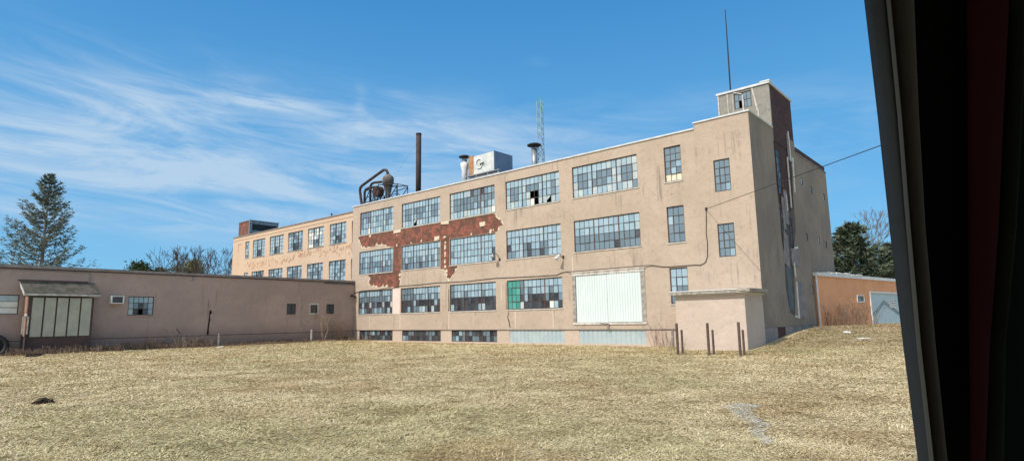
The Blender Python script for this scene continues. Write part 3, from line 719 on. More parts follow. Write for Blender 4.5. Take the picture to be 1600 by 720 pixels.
wf = window(WING, 29.2, 30.05, 2.55, 3.44, wg, [1], 2, ['d', 'd'], w=-.06, sill=False)
mb = MB(); 
for q in ((29.14, 30.11, 3.36, 3.5), (29.14, 30.11, 2.49, 2.62), (29.14, 29.26, 2.62, 3.36), (29.99, 30.11, 2.62, 3.36)): mb.fbox(WING, *q, .002, .05)
mb.build('window_trim', 'wood_pale', wf)
window(WING, 5.6, 8.48, 2.58, 3.82, wg, [1], 3, ['p', 'w', 'w'], w=-.06, sillm='stucco_wing')
mb = MB(); mb.fbox(WING, 28.36, 28.46, .95, 4.15, .002, .03); mb.build('vertical_batten', 'wood_weather', wg)
mb = MB()
for u in (12.15, 18.9): mb.fbox(WING, u, u + .12, 4.72 if u < 15 else 5.1, 5.44, .002, .03)
mb.fbox(WING, -8, 12.14, 5.36, 5.40, .002, .03); mb.build('trim_strip', 'gray_coping', wg)
crack(WING, [(28.9, 2.0), (29.2, 1.8)], .03, parent=wg); crack(WING, [(18.0, 1.5), (18.3, 1.1)], .04, parent=wg)

# enclosed porch with mossy lean-to roof
pc = thing('enclosed_porch', (-48.3, 10.6, 0), 'boarded brown porch with five white panels in shade under a mossy lean-to roof', 'porch')
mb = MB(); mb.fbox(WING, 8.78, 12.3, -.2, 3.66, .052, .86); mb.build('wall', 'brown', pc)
mb = MB(); mb.fbox(WING, 8.72, 8.776, 1.2, 3.7, .052, .88); mb.build('end_boarding', 'red_brown', pc)
for k in range(5):
    a = 8.98 + k * .655
    mb = MB(); mb.fbox(WING, a, a + .56, 1.16, 3.62, .862, .90); mb.build('panel', 'shade_tinted_board', pc)
mb = MB(); mb.hexa([WING.p(8.5, 3.80, 1.05), WING.p(12.6, 3.82, 1.05), WING.p(12.45, 4.6, .03), WING.p(8.42, 4.56, .03), WING.p(8.5, 3.90, 1.05), WING.p(12.6, 3.92, 1.05), WING.p(12.45, 4.7, .03), WING.p(8.42, 4.66, .03)])
mb.build('roof', 'moss', pc)
mb = MB(); mb.fbox(WING, 8.48, 12.62, 3.74, 3.87, 1.052, 1.08); mb.hexa([WING.p(8.46, 3.72, 1.05), WING.p(8.5, 3.72, 1.05), WING.p(8.42, 4.5, .03), WING.p(8.38, 4.5, .03), WING.p(8.46, 3.9, 1.05), WING.p(8.497, 3.9, 1.05), WING.p(8.417, 4.66, .03), WING.p(8.38, 4.66, .03)])
mb.build('fascia', 'wood_pale', pc)
mb = MB(); mb.fbox(WING, 8.3, 12.1, 4.70, 4.78, .002, .05); mb.build('flashing', 'brown', pc)

ac = thing('air_conditioner', (-48.6, 13.9, 3.3), 'white window air conditioner sticking out of the mauve wing wall', 'air conditioner')
mb = MB(); mb.fbox(WING, 13.46, 14.26, 3.30, 3.36, .0, .35); mb.fbox(WING, 13.46, 14.26, 3.78, 3.84, .0, .35); mb.fbox(WING, 13.46, 13.54, 3.36, 3.78, .0, .35); mb.fbox(WING, 14.18, 14.26, 3.36, 3.78, .0, .35); mb.build('casing', 'white', ac)
mb = MB(); mb.fbox(WING, 13.54, 14.18, 3.36, 3.78, .0, .30)
for k in range(7): mb.fbox(WING, 13.55, 14.17, 3.39 + k * .055, 3.405 + k * .055, .302, .325, 1)
mb.build('grille', ['dark', 'galv'], ac)

# post with a pale wooden top beside the porch
ps = thing('wooden_post_frame', (-48.0, 8.75, 0), 'narrow pale topped wooden post frame beside the porch', 'post')
mb = MB()
for u in (8.56, 8.80): mb.fbox(WING, u - .035, u + .035, 1.33, 2.35, 1.0, 1.07)
mb.fbox(WING, 8.525, 8.835, 2.352, 2.43, 1.0, 1.07); mb.build('upper_frame', 'wood_pale', ps)
mb = MB()
for u in (8.56, 8.80): mb.fbox(WING, u - .04, u + .04, -.1, 1.328, .995, 1.075)
mb.build('leg', 'black_metal', ps)
mb = MB(); mb.lathe(WING.p(8.68, 2.43, 1.03), [(.0, 0), (.06, .02), (.08, .08), (.05, .14), (.0, .16)], 12); mb.build('knob', 'white', ps, smooth=True)
# old tyre leaning at the far left
ty = thing('leaning_tyre', (-47.8, 7.3, .1), 'large black tyre leaning on the wing wall at the left edge', 'tyre')
mb = MB(); c_ = Vector(WING.p(7.35, .62, .42)); ring = []
for k in range(33):
    a = 2 * math.pi * k / 32; ring.append(c_ + Vector((-.25 * math.sin(a) * .35, math.cos(a) * .62, math.sin(a) * .60)))
mb.tube(ring, .17, 10, cap=False); mb.build('tread', 'black_metal', ty, smooth=True)
mb = MB(); mb.tube([c_ + Vector((-.06, 0, 0)), c_ + Vector((.06, 0, 0))], .5, 20); mb.build('hub', 'dark', ty)

# ------------------------------------------------------------------ orange building on the right
ob = thing('orange_building', (-10.8, 50, .5), 'low terracotta coloured building with white roof edge behind the factory', 'building')
sheet('wall', ORNG, [(.1, -.3), (30, -.3), (30, 4.42), (.1, 4.36)], [rect(7.1, 8.42, 2.66, 3.07), rect(9.85, 18.5, .72, 3.36)], 0, .2, 'orange', ob)
mb = MB(); mb.hexa([ORNG.p(.0, 4.36, .12), ORNG.p(30, 4.42, .12), ORNG.p(30, 4.42, -.4), ORNG.p(.0, 4.36, -.4), ORNG.p(.0, 4.60, .12), ORNG.p(30, 4.66, .12), ORNG.p(30, 4.66, -.4), ORNG.p(.0, 4.6, -.4)])
for k in range(14):
    u = 2.0 + k * .42 + rnd.uniform(-.2, .2); mb.fbox(ORNG, u, u + rnd.uniform(.3, .7), 4.6 + .002 * u, 4.66 + rnd.uniform(0, .08), -.3, .14 + .001 * k)
mb.build('roof_edge', 'white', ob)
mb = MB(); mb.fbox(ORNG, -.02, .14, .3, 4.36, .0, .06); mb.build('corner_trim', 'white', ob)
q1, q2 = ORNG.p(6.8, 0, -.1), ORNG.p(29, 0, -.1)
mb = MB(); mb.hexa([(q1[0], q1[1], 4.2), (q2[0], q2[1], 4.25), (-22, q2[1], 4.25), (-22, q1[1], 4.2), (q1[0], q1[1], 4.3), (q2[0], q2[1], 4.34), (-22, q2[1], 4.34), (-22, q1[1], 4.3)]); mb.build('roof', 'roof', ob)
mb = MB()
for q in ((7.05, 8.47, 3.07, 3.14), (7.05, 8.47, 2.59, 2.66), (7.05, 7.13, 2.66, 3.07), (8.39, 8.47, 2.66, 3.07)): mb.fbox(ORNG, *q, .0, .05)
vf = mb.build('vent', 'white', ob)
mb = MB()
for k in range(6): mb.fbox(ORNG, 7.13, 8.39, 2.67 + k * .07, 2.705 + k * .07, -.06, .02)
mb.build('louvre', 'galv', vf)
mb = MB(); mb.fbox(ORNG, 9.85, 18.5, .72, 3.36, -.12, -.05)
dr = mb.build('garage_door', 'door_shade_tint', ob)
mb = MB(); mb.fbox(ORNG, 9.72, 9.85, .6, 3.46, .0, .06); mb.fbox(ORNG, 9.85, 18.6, 3.36, 3.47, .0, .06); mb.build('door_frame', 'white', dr)
mb = MB()
for (a, b_, c_, d_) in ((10.16, 1.62, 12.87, 2.72), (12.87, 2.72, 16.4, 1.72), (10.5, 1.55, 12.87, 2.54), (12.87, 2.54, 16.2, 1.62)):
    mb.fpoly(ORNG, [(a, b_), (c_, d_), (c_, d_ + .05), (a, b_ + .05)], -.05, -.03)
mb.build('chevron_line', 'black_metal', dr)
mb = MB(); mb.fbox(ORNG, 14.15, 15.85, 2.2, 2.88, -.05, -.02); sg = mb.build('sign', 'white', dr)
mb = MB()
for j in range(3):
    z_ = 2.76 - j * .2
    for u in (14.35, 14.75, 15.15, 15.5):
        k = rnd.uniform(-.04, .04); mb.fbox(ORNG, u + k, u + .25 + k, z_ - .02, z_ + .015, -.02, -.014); mb.fbox(ORNG, u + .1, u + .14, z_ - .07, z_ + .055, -.02, -.0135)
mb.build('sign_mark', 'black_metal', sg)

# ------------------------------------------------------------------ things on the factory roof
hv = thing('rooftop_air_handler', (-34.2, 37, 12.6), 'big whitish sheet metal air handler box on rails on the factory roof', 'air handler')
mb = MB(); mb.box(-35.15, -32.76, 36.02, 38.3, 14.15, 15.75); mb.build('casing', ['galv_white'], hv)
mb = MB(); mb.box(-35.75, -35.155, 36.0, 38.3, 14.1, 15.82); mb.build('rust_panel', 'rust', hv)
mb = MB(); mb.box(-32.758, -32.70, 35.98, 38.34, 14.0, 15.80); mb.build('side_panel', 'galv_shade', hv)  # blue shade of this side is painted into the sheet colour
mb = MB()
for z_ in (13.72, 13.95): mb.box(-35.95, -31.9, 35.7, 35.8, z_, z_ + .07); mb.box(-35.95, -31.9, 38.1, 38.2, z_, z_ + .07)
for x in (-35.9, -34.6, -33.3, -32.1): mb.box(x, x + .08, 35.72, 35.8, 12.6, 14.0); mb.box(x, x + .08, 38.1, 38.2, 12.6, 14.0)
mb.box(-35.9, -32.7, 35.81, 38.1, 14.02, 14.09)
mb.build('support_rail', 'galv', hv)
mb = MB()
ring = [Vector((-34.45 + .38 * math.cos(a * math.pi / 10), 35.98, 14.98 + .42 * math.sin(a * math.pi / 10))) for a in range(21)]
mb.tube(ring, .055, 6, cap=False); mb.build('port_ring', 'white', hv, smooth=True)
mb = MB(); mb.tube([(-34.35, 36, 14.9), (-34.2, 35.9, 14.9), (-33.85, 35.9, 14.96)], .05, 8); mb.build('duct_stub', 'black_metal', hv, smooth=True)
def vent(x, y, r, z0_, z1_, capr, label):
    v = thing('mushroom_vent', (x, y, z0_), label, 'roof vent')
    mb = MB(); mb.lathe((x, y, 0), [(r, z0_), (r, z1_ - .35)], 20); mb.build('stack', 'galv', v, smooth=True)
    mb = MB()
    for k in range(4): a = k * 1.571 + .4; mb.tube([(x + r * .9 * math.cos(a), y + r * .9 * math.sin(a), z1_ - .37), (x + r * .9 * math.cos(a), y + r * .9 * math.sin(a), z1_ - .1)], .02, 6)
    mb.build('bracket', 'black_metal', v)
    mb = MB(); mb.lathe((x, y, 0), [(capr * .96, z1_ - .12), (capr, z1_ - .05), (capr * .7, z1_ + .04), (.05, z1_ + .1)], 24); mb.build('cap', 'black_metal', v, smooth=True)
    return v
v1 = vent(-36.25, 36.0, .22, 12.6, 15.98, .50, 'grey vent with black disc cap half hidden behind the left end of the air handler')
mb = MB(); mb.lathe((-36.25, 36.0, 0), [(.25, 12.7), (.25, 14.7), (.33, 14.95), (.36, 15.3), (.26, 15.4)], 20); mb.build('collar', 'white', v1, smooth=True)
vent(-28.42, 36, .22, 12.6, 15.42, .57, 'silver vent with wide black disc cap near the lattice mast')
st = thing('smokestack', (-42.4, 36, 12.6), 'tall dark rusty steel smokestack on the factory roof', 'smokestack')
mb = MB(); mb.lathe((-42.4, 36, 0), [(.25, 12.6), (.25, 19.3)], 24); mb.build('pipe', 'rust_pipe', st, smooth=True)
mb = MB(); mb.lathe((-42.4, 36, 0), [(.265, 19.25), (.27, 19.42), (.22, 19.42), (.22, 19.2)], 24); mb.build('rim', 'black_metal', st, smooth=True)
# lattice mast
lm = thing('lattice_mast', (-27.9, 36.4, 12.6), 'slender pale blue lattice antenna mast behind the silver vent', 'mast')
mb = MB(); S = .26; H0, H1 = 12.6, 19.15; cx, cy = -28.1, 36.5
legs = [(cx - S, cy - .12), (cx + S * .8, cy - .22), (cx + .05, cy + .28)]
steelb = M['galv_mast'] = mottled('pale_blue_steel', (.30, .42, .42), (.22, .32, .33), 3, .5)
for (a, b_) in legs: mb.tube([(a, b_, H0), (a, b_, H1)], .030, 6)
mb.build('mast_leg', steelb, lm)
mb = MB(); k = 0; z_ = H0
while z_ < H1 - .4:
    for i in range(3):
        a, b_ = legs[i], legs[(i + 1) % 3]
        if k % 2: a, b_ = b_, a
        mb.tube([(a[0], a[1], z_), (b_[0], b_[1], z_ + .42)], .018, 5); mb.tube([(a[0], a[1], z_ + .42), (b_[0], b_[1], z_ + .42)], .010, 5)
    z_ += .42; k += 1
mb.build('bracing', steelb, lm)
# flagpole like rod behind the stair tower
rd = thing('antenna_rod', (-13.75, 38.9, 16.4), 'thin dark rod antenna standing on the stair tower roof', 'antenna')
mb = MB(); mb.tube([(-13.75, 38.9, 16.45), (-13.72, 38.9, 19.5), (-13.70, 38.9, 22.55)], [.055, .045, .03], 8); mb.build('rod', 'cable', rd)
mb = MB(); mb.box(-13.9, -13.6, 38.75, 39.05, 16.492, 16.56); mb.build('base_plate', 'black_metal', rd)

# dust collector
dc = thing('dust_collector', (-47, 35.2, 12.6), 'rusty cyclone dust collector with looping pipes on the left end of the factory roof', 'dust collector')
mb = MB()
mb.tube([(-49.85, 35, 12.4), (-49.95, 35, 13.57), (-50.28, 35, 14.9), (-50.22, 35, 15.2), (-49.95, 35, 15.38), (-46.95, 35.1, 16.32), (-46.6, 35.15, 16.45), (-46.25, 35.2, 16.36), (-46.05, 35.2, 16.1), (-46.05, 35.2, 15.7)], .135, 12)
mb.build('long_pipe', 'rust_pipe', dc, smooth=True)
mb = MB(); mb.tube([(-49.45, 35, 12.4), (-49.47, 35, 13.6), (-49.46, 35, 14.6), (-49.3, 35, 14.88), (-48.8, 35.05, 15.0), (-48.0, 35.1, 14.95)], .12, 12); mb.build('short_pipe', 'rust_pipe', dc, smooth=True)
mb = MB(); mb.tube([(-48.9, 35.3, 12.4), (-48.93, 35.3, 15.2), (-48.75, 35.3, 15.42), (-48.3, 35.3, 15.48), (-47.1, 35.25, 15.35)], .12, 12); mb.build('middle_pipe', 'rust_pipe', dc, smooth=True)
mb = MB(); mb.lathe((-46.08, 35.3, 0), [(.14, 13.3), (.20, 13.7), (.46, 14.98), (.55, 15.02), (.56, 15.5), (.46, 15.72), (.24, 15.88), (.16, 16.0)], 24)
mb.build('cyclone', mottled('weathered_cyclone', (.20, .175, .16), (.10, .082, .075), 2, .7, .7), dc, smooth=True)
mb = MB()
mb.tube([(-47.5, 34.9, 14.4), (-47.5, 35.5, 14.4)], .56, 20); mb.build('fan_housing', mottled('dark_rust', (.06, .04, .035), (.12, .06, .045), 3, .8), dc)
mb = MB()
bars = [((-46.9, 14.95), (-43.95, 14.55)), ((-46.0, 14.3), (-43.95, 14.42)), ((-43.95, 14.56), (-43.95, 12.5)), ((-45.6, 14.7), (-45.6, 12.5)), ((-46.9, 15.0), (-46.9, 12.5)), ((-48.2, 15.0), (-48.2, 12.5)), ((-49.2, 14.4), (-49.2, 12.5)),
        ((-49.3, 14.0), (-47, 13.9)), ((-49.3, 13.5), (-47, 13.4)), ((-49.3, 14.6), (-47, 14.8)), ((-45.6, 13.0), (-43.95, 14.4)), ((-45.6, 14.2), (-43.95, 12.8)), ((-48.2, 13.0), (-46.9, 14.9)), ((-48.2, 14.9), (-46.9, 13.0)), ((-45.6, 13.7), (-43.95, 13.6)), ((-49.2, 13.2), (-48.2, 14.8))]
for yy in (34.75, 36.0):
    for (a, b_), (c_, d_) in bars: mb.tube([(a, yy, b_), (c_, yy, d_)], .045, 5)
for x, z_ in ((-43.95, 14.55), (-46.9, 15.0), (-45.6, 14.75), (-48.2, 14.9)): mb.tube([(x, 34.75, z_), (x, 36, z_)], .035, 5)
mb.build('steel_frame', 'black_metal', dc)

# ------------------------------------------------------------------ lamps, cables
def goose(label, x, z, e, dirx, cone):
    l = thing('wall_lamp', (x, 34, z), label, 'lamp')
    mb = MB(); mb.fbox(FRONT, x - .07, x + .07, z - .1, z + .1, .002, .05); mb.build('mount', 'black_metal', l)
    mb = MB()
    if cone:
        mb.tube([(x, 33.95, z), (x - .05, 33.75, z + .02), (x - .08, 33.6, z + .08)], .025, 6); mb.build('arm', 'black_metal', l)
        mb = MB(); mb.tube([(x - .06, 33.62, z + .12), (x - .12, 33.5, z + .0), (x - .2, 33.36, z - .16)], [.06, .09, .17], 12); mb.build('shade', 'white', l, smooth=True)
    else:
        mb.tube([(x, 33.95, z), (x, 33.8, z + .3), (x - .05, 33.62, z + .45), (x - .2, 33.5, z + .40)], .025, 6); mb.build('arm', 'black_metal', l)
        mb = MB(); mb.lathe((x - .24, 33.47, z + .15), [(.19, 0), (.17, .08), (.07, .22), (.04, .3)], 14); mb.build('shade', 'galv', l, smooth=True)
goose('gooseneck lamp on the tan wall right of the third window column', -30.45, 6.3, .5, -1, False)
goose('white cone floodlight on the tan wall right of the fourth window column', -24.45, 6.0, .4, -1, True)
fl = thing('wall_lamp', (-49.3, 33.7, 4.3), 'small dark twin floodlight in the corner between wing and factory', 'lamp')
mb = MB(); mb.fbox(WING, 33.62, 33.78, 4.22, 4.38, .002, .06); mb.build('mount', 'black_metal', fl)
mb = MB(); mb.tube([WING.p(33.7, 4.3, .06), WING.p(33.5, 4.28, .2), WING.p(33.4, 4.24, .36)], [.05, .06, .11], 10); mb.tube([WING.p(33.7, 4.3, .06), WING.p(33.82, 4.2, .22), WING.p(33.86, 4.14, .36)], [.05, .06, .11], 10); mb.build('head', 'black_metal', fl, smooth=True)
cb = MB()
pts = [(-49.4, 4.5), (-48.2, 4.68), (-47.0, 4.70), (-45.7, 4.66), (-44.6, 4.74), (-43.6, 4.72), (-42.2, 4.86), (-40, 4.84), (-37.5, 4.90), (-36.23, 4.86), (-34, 4.82), (-32.57, 4.86), (-31, 4.90), (-29.25, 4.85), (-27, 4.80), (-25.07, 4.78), (-24.6, 4.92), (-24.2, 4.95), (-23.81, 4.93), (-18.15, 4.95), (-17.62, 4.93), (-17.0, 4.80), (-16.55, 4.76), (-14.9, 4.76), (-14.5, 4.72), (-14.2, 4.86), (-14.05, 5.2), (-14.0, 6.0), (-14.04, 6.6), (-14.0, 7.1), (-13.95, 7.95)]
cb.tube([FRONT.p(u, z, .03 if not (-24.0 < u < -18.0) else .11) for u, z in pts], .021, 6)
o = cb.build('wall_cable', 'cable'); tag(o, 'black cable sagging along the factory facade above the ground floor windows', 'cable')
sw = MB(); A = Vector((-13.95, 33.95, 8.01)); B = Vector((-2.8, 20, 6.6)) + Vector((11.15, -14, -1.41)) * .4
sw.tube([A.lerp(B, k / 12) for k in range(13)], .014, 6); o = sw.build('service_wire', 'cable'); tag(o, 'overhead black wire running from the factory wall towards the car window', 'wire')
hk = MB(); hk.fbox(FRONT, -14.0, -13.88, 7.93, 8.1, .002, .06); o = hk.build('wire_bracket', 'black_metal', fac)
gw = MB(); gw.tube([(-45.4, 35.3, 15.3), (-42.6, 36, 18.6)], .008, 4); o = gw.build('guy_wire', 'galv'); tag(o, 'faint thin guy wire between dust collector and smokestack', 'wire')

# ------------------------------------------------------------------ posts by the shed
posts = [(-12.8, 26.6, 1.25, .07, 'tall'), (-13.15, 28.3, .92, .055, 'short')]
PL = [((-13.10, 27.4), 1.33, .065, 'tall rusty steel post in front of the left corner of the pink shed'),
      ((-13.28, 28.3), 1.0, .055, 'short rusty post just right of the left tall post'),
      ((-11.60, 27.5), 1.33, .065, 'tall rusty steel post in front of the middle of the pink shed'),
      ((-11.70, 28.3), 1.0, .055, 'short rusty post beside the middle tall post'),
      ((-10.14, 27.5), 1.36, .065, 'tall leaning rusty post in front of the right corner of the pink shed'),
      ((-10.22, 28.2), 1.0, .055, 'short rusty post beside the right tall post')]
for (x, y), top, r, lab in PL:
    g0 = tzf(x, y); p = MB(); lean = .03 * (1 if 'leaning' in lab else .3)
    p.lathe((x, y, 0), [(r, g0 - .3), (r, top + .06), (r * .8, top + .09)], 10)
    o = p.build('rusty_post', 'post'); tag(o, lab, 'post', 'rusty posts by the pink shed')
o = MB(); o.fbox(FRONT, -16.62, -16.5, -.1, 1.0, .0, .02); o.build('downpipe', 'gray_coping', fac)
# stakes by the wing
for (u, w_, z1_, lab) in ((29.0, .75, 1.15, 'pale wooden stake standing in front of the small windows of the wing'), (20.8, .9, 1.05, 'thin grey stake near the black crack in the wing wall')):
    q = WING.p(u, 0, w_); g0 = tzf(q[0], q[1]); p = MB(); p.box(q[0] - .05, q[0] + .05, q[1] - .05, q[1] + .05, g0 - .1, z1_)
    o = p.build('wooden_stake', 'wood_pale' if u > 25 else 'wood_weather'); tag(o, lab, 'stake')

# ------------------------------------------------------------------ plants
def stems(mb, x, y, n, h, spread, rnd, rad=.008, fork=3, lean=(0, 0)):
    for k in range(n):
        a = rnd.uniform(0, 6.283); r0 = rnd.random() ** .5 * spread
        px, py = x + r0 * math.cos(a), y + r0 * math.sin(a); z0_ = tzf(px, py)
        hh = h * rnd.uniform(.5, 1.1); dx, dy = rnd.gauss(0, .3) * hh + lean[0], rnd.gauss(0, .3) * hh + lean[1]
        p0 = Vector((px, py, z0_ - .03)); p1 = p0 + Vector((dx * .4, dy * .4, hh * .55)); p2 = p0 + Vector((dx, dy, hh))
        mb.tube([p0, p1, p2], [rad, rad * .8, rad * .4], 3, cap=False)
        for j in range(fork):
            t_ = rnd.uniform(.3, .95); q = p0.lerp(p1, t_ / .5) if t_ < .5 else p1.lerp(p2, (t_ - .5) / .5)
            e = q + Vector((rnd.gauss(0, .14), rnd.gauss(0, .14), rnd.uniform(.03, .22))) * hh
            mb.tube([q, e], [rad * .6, rad * .25], 3, cap=False)
rw = random.Random(21)
def weed(name, x, y, n, h, spread, label, cat='weeds', mat='weed', rad=.008, kind=None, fork=3):
    mb = MB(); stems(mb, x, y, n, h, spread, rw, rad, fork)
    o = mb.build(name, mat, fix=False); o['label'] = label; o['category'] = cat
    return o
# dead weed fringe along the wing
mb = MB(); rf = random.Random(5)
for k in range(260):
    u = 8 + 25.5 * (k / 260) + rf.uniform(-.2, .2); w_ = rf.uniform(.15, 1.1) + (.6 if u < 14 else 0); q = WING.p(u, 0, w_)
    stems(mb, q[0], q[1], 12, rf.uniform(.14, .38) * (1.5 if u < 20 else .9), .3, rf, .015, 3)
for k in range(26000):
    u = rf.uniform(7.5, 33.6); w_ = .1 + abs(rf.gauss(0, .42)) + (.5 if u < 14 and u > 8.4 else 0); q = WING.p(u, 0, w_)
    hh = (.55 if u < 21 else .3) * (.4 + 1.1 * vnoise(np.array([u * 1.3]), np.array([3.0]))[0]) * max(.15, 1 - w_ / 1.5)
    c0 = Vector((q[0], q[1], tzf(q[0], q[1]) + rf.uniform(0, hh))); d1 = Vector((rf.gauss(0, 1), rf.gauss(0, 1), rf.gauss(.2, .7))).normalized() * rf.uniform(.05, .16)
    d2 = Vector((rf.gauss(0, 1), rf.gauss(0, 1), rf.gauss(0, 1))).cross(d1).normalized() * rf.uniform(.008, .02)
    mb.tri(c0 - d2, c0 + d2, c0 + d1)
o = mb.build('dead_weed_fringe', 'weed', fix=False); tag(o, 'brown dead weeds along the foot of the mauve wing', 'weeds', None, 'stuff')
q = WING.p(18.3, 0, .8); weed('dry_bush', q[0], q[1], 70, .95, .8, 'tangled tan dry bush against the wing between air conditioner and black crack', 'bush', 'weed_pale', .010)
q = WING.p(16.0, 0, .7); weed('dry_weed_clump', q[0], q[1], 30, .9, .6, 'dark dry weed clump against the wing below its broken window', 'weeds', 'weed', .012)
q = WING.p(20.0, 0, .6); weed('dry_weed_clump', q[0], q[1], 26, 1.0, .5, 'pale dry weed clump right of the tan bush at the crack', 'weeds', 'weed_pale')
weed('dry_weed_clump', -17.0, 33.3, 24, 1.5, .7, 'tall reddish dry weed stalks right of the boarded white door', 'weeds', 'weed', .010)
weed('dry_weed_clump', -14.4, 30.4, 16, .7, .9, 'arching dry weeds at the foot of the pink shed', 'weeds', 'weed', .009)
weed('dry_weed_clump', -46.8, 33.3, 40, .55, 1.2, 'pale dead grass tuft in front of the leftmost basement window', 'weeds', 'weed_pale', .012)
weed('dry_weed_clump', -9.6, 39.6, 30, .35, .6, 'low dry grass tuft at the side wall of the factory', 'weeds', 'weed_pale', .012)
for k, (u, lab) in enumerate(((1.0, 'brown dry brush beside the white corner trim of the orange building'), (3.2, 'widest brown dry brush against the orange wall below the vent'), (5.9, 'brown dry brush against the orange wall right of the widest brush'))):
    q = ORNG.p(u, 0, .7); weed('dry_brush', q[0], q[1], (45, 80, 45)[k], (1.5, 2.0, 1.5)[k], (.8, 1.3, .9)[k], lab, 'bush', 'weed', .012)

def bare_tree(name, x, y, h, seed, label, mat='bark', spread=.5, levels=6, r0=None, forks=2, z0=0.0, minr=.012, cat='tree', trunkfrac=.28, up=.25, group=None):
    rn = random.Random(seed); e = thing(name, (x, y, z0), label, cat, group)
    tr = MB(); cr = MB(); r0 = r0 or h * .018
    def grow(mb, p, d, L, r, lv):
        q = p; pts = [p]; rads = [r]; dd = d.copy()
        for s_ in range(3):
            dd = (dd + Vector((rn.gauss(0, .10), rn.gauss(0, .10), rn.gauss(0, .06) + up * .12))).normalized()
            q = q + dd * L / 3; pts.append(q); rads.append(max(minr, r * (1 - .12 * (s_ + 1))))
        mb.tube(pts, rads, 6 if lv >= levels - 2 else 3, cap=False)
        if lv == 0: return
        n_ = forks if rn.random() < .6 else forks + 1
        for k in range(n_):
            ang = spread * rn.uniform(.6, 1.3); a = rn.uniform(0, 6.283)
            o_ = dd.orthogonal().normalized(); o2 = dd.cross(o_)
            nd = (dd * math.cos(ang) + (o_ * math.cos(a) + o2 * math.sin(a)) * math.sin(ang)); nd.z += up * .3; nd.normalize()
            grow(cr, q, nd, L * rn.uniform(.66, .88), max(minr, rads[-1] * .72), lv - 1)
        if lv > 1:
            for k in range(2):
                pm = pts[rn.randint(1, 2)]; nd = (dd + Vector((rn.gauss(0, .8), rn.gauss(0, .8), rn.gauss(.2, .3)))).normalized()
                grow(cr, pm, nd, L * .5, max(minr, r * .4), max(0, lv - 3))
    grow(tr, Vector((x, y, z0 - .3)), Vector((rn.gauss(0, .04), rn.gauss(0, .04), 1)), h * trunkfrac, r0, levels)
    k_ = h / (max(v[2] for v in cr.v) - z0)
    for mb_ in (tr, cr): mb_.v = [(x + (a - x) * k_, y + (b_ - y) * k_, z0 + (c_ - z0) * k_) for a, b_, c_ in mb_.v]
    tr.build('trunk', mat, e, fix=False); cr.build('crown', mat, e, fix=False)
    return e

def foliage_mesh(name, co, col, parent):
    n = len(co); me = bpy.data.meshes.new(name); off = np.array(parent_loc(parent))
    me.vertices.add(n * 3); me.vertices.foreach_set('co', (co - off).ravel())
    me.loops.add(n * 3); me.loops.foreach_set('vertex_index', np.arange(n * 3, dtype=np.int32)); me.polygons.add(n)
    me.polygons.foreach_set('loop_start', np.arange(0, n * 3, 3, dtype=np.int32)); me.update(calc_edges=True)
    at = me.attributes.new('tint', 'FLOAT_COLOR', 'POINT'); at.data.foreach_set('color', np.concatenate([np.repeat(col, 3, 0), np.ones((n * 3, 1))], 1).ravel())
    me.materials.append(M['leaf']); o = bpy.data.objects.new(name, me); COL.objects.link(o); o.parent = parent
    return o

def conifer(name, x, y, h, rad, seed, label, nwh=26, per=6, tris=46, size=.32, droop=.12, col=(.045, .075, .035), col2=(.085, .105, .055), sparse=0.0, top_up=.35, low=.12, z0=0.0, power=.8, uneven=.25, pale=0.0):
    rn = random.Random(seed); rs_ = np.random.RandomState(seed); e = thing(name, (x, y, z0), label, 'tree')
    tb = MB(); tb.tube([(x, y, z0 - .3), (x + .1, y, z0 + h * .5), (x, y, z0 + h)], [h * .014, h * .009, .03], 8, cap=False)
    tb.build('trunk', 'bark', e, fix=False)
    bb = MB(); cs = []; cl = []
    for i in range(nwh):
        t_ = i / (nwh - 1); zz = h * (low + (1 - low) * t_ ** .92) - .1
        Lr = rad * ((1 - t_) ** power) * (.55 + .45 * min(1, (t_ + .15) * 3)) + .25
        for k in range(per):
            if rn.random() < sparse: continue
            a = rn.uniform(0, 6.283); L_ = Lr * rn.uniform(1 - uneven, 1 + uneven)
            slope = top_up * t_ + droop * -1.2 * (1 - t_) + rn.gauss(.06, .06)
            pts = []
            for s_ in range(6):
                f = s_ / 5; pts.append(Vector((x + math.cos(a) * L_ * f, y + math.sin(a) * L_ * f, z0 + zz + L_ * (slope * f + .28 * f * f * f))))
            bb.tube(pts, [.05 * (1 - q / 7) for q in range(6)], 3, cap=False)
            m_ = int(tris * (.4 + L_ / rad))
            f = rs_.uniform(.18, 1.03, m_) ; P_ = np.array([tuple(p) for p in pts])
            ii = np.clip((f * 5).astype(int), 0, 4); fr_ = (f * 5 - ii)[:, None]
            base_ = P_[ii] * (1 - fr_) + P_[ii + 1] * fr_
            wd = (.10 + .5 * (1 - f) * .6) * L_ * .42
            off_ = rs_.normal(0, 1, (m_, 3)) * np.stack([wd * .55, wd * .55, .05 + .03 * L_ + 0 * wd], 1); off_[:, 2] -= .06
            c0 = base_ + off_
            d1 = rs_.normal(0, 1, (m_, 3)) * [1, 1, .35]; d1 += np.array([math.cos(a), math.sin(a), .25]) * 1.0
            d1 /= np.linalg.norm(d1, axis=1)[:, None]; d2 = np.cross(d1, rs_.normal(0, 1, (m_, 3))); d2 /= np.linalg.norm(d2, axis=1)[:, None]
            sz = size * rs_.uniform(.6, 1.4, (m_, 1))
            tri = np.stack([c0 - d2 * sz * .22, c0 + d2 * sz * .22, c0 + d1 * sz * 1.3], 1); cs.append(tri)
            q = rs_.rand(m_, 1); cc = np.array(col) * (1 - q) + np.array(col2) * q
            cl.append(cc * rs_.uniform(.7, 1.25, (m_, 1)))
    bb.build('branches', 'bark', e, fix=False)
    foliage_mesh('foliage', np.concatenate(cs), np.concatenate(cl), e)
    return e
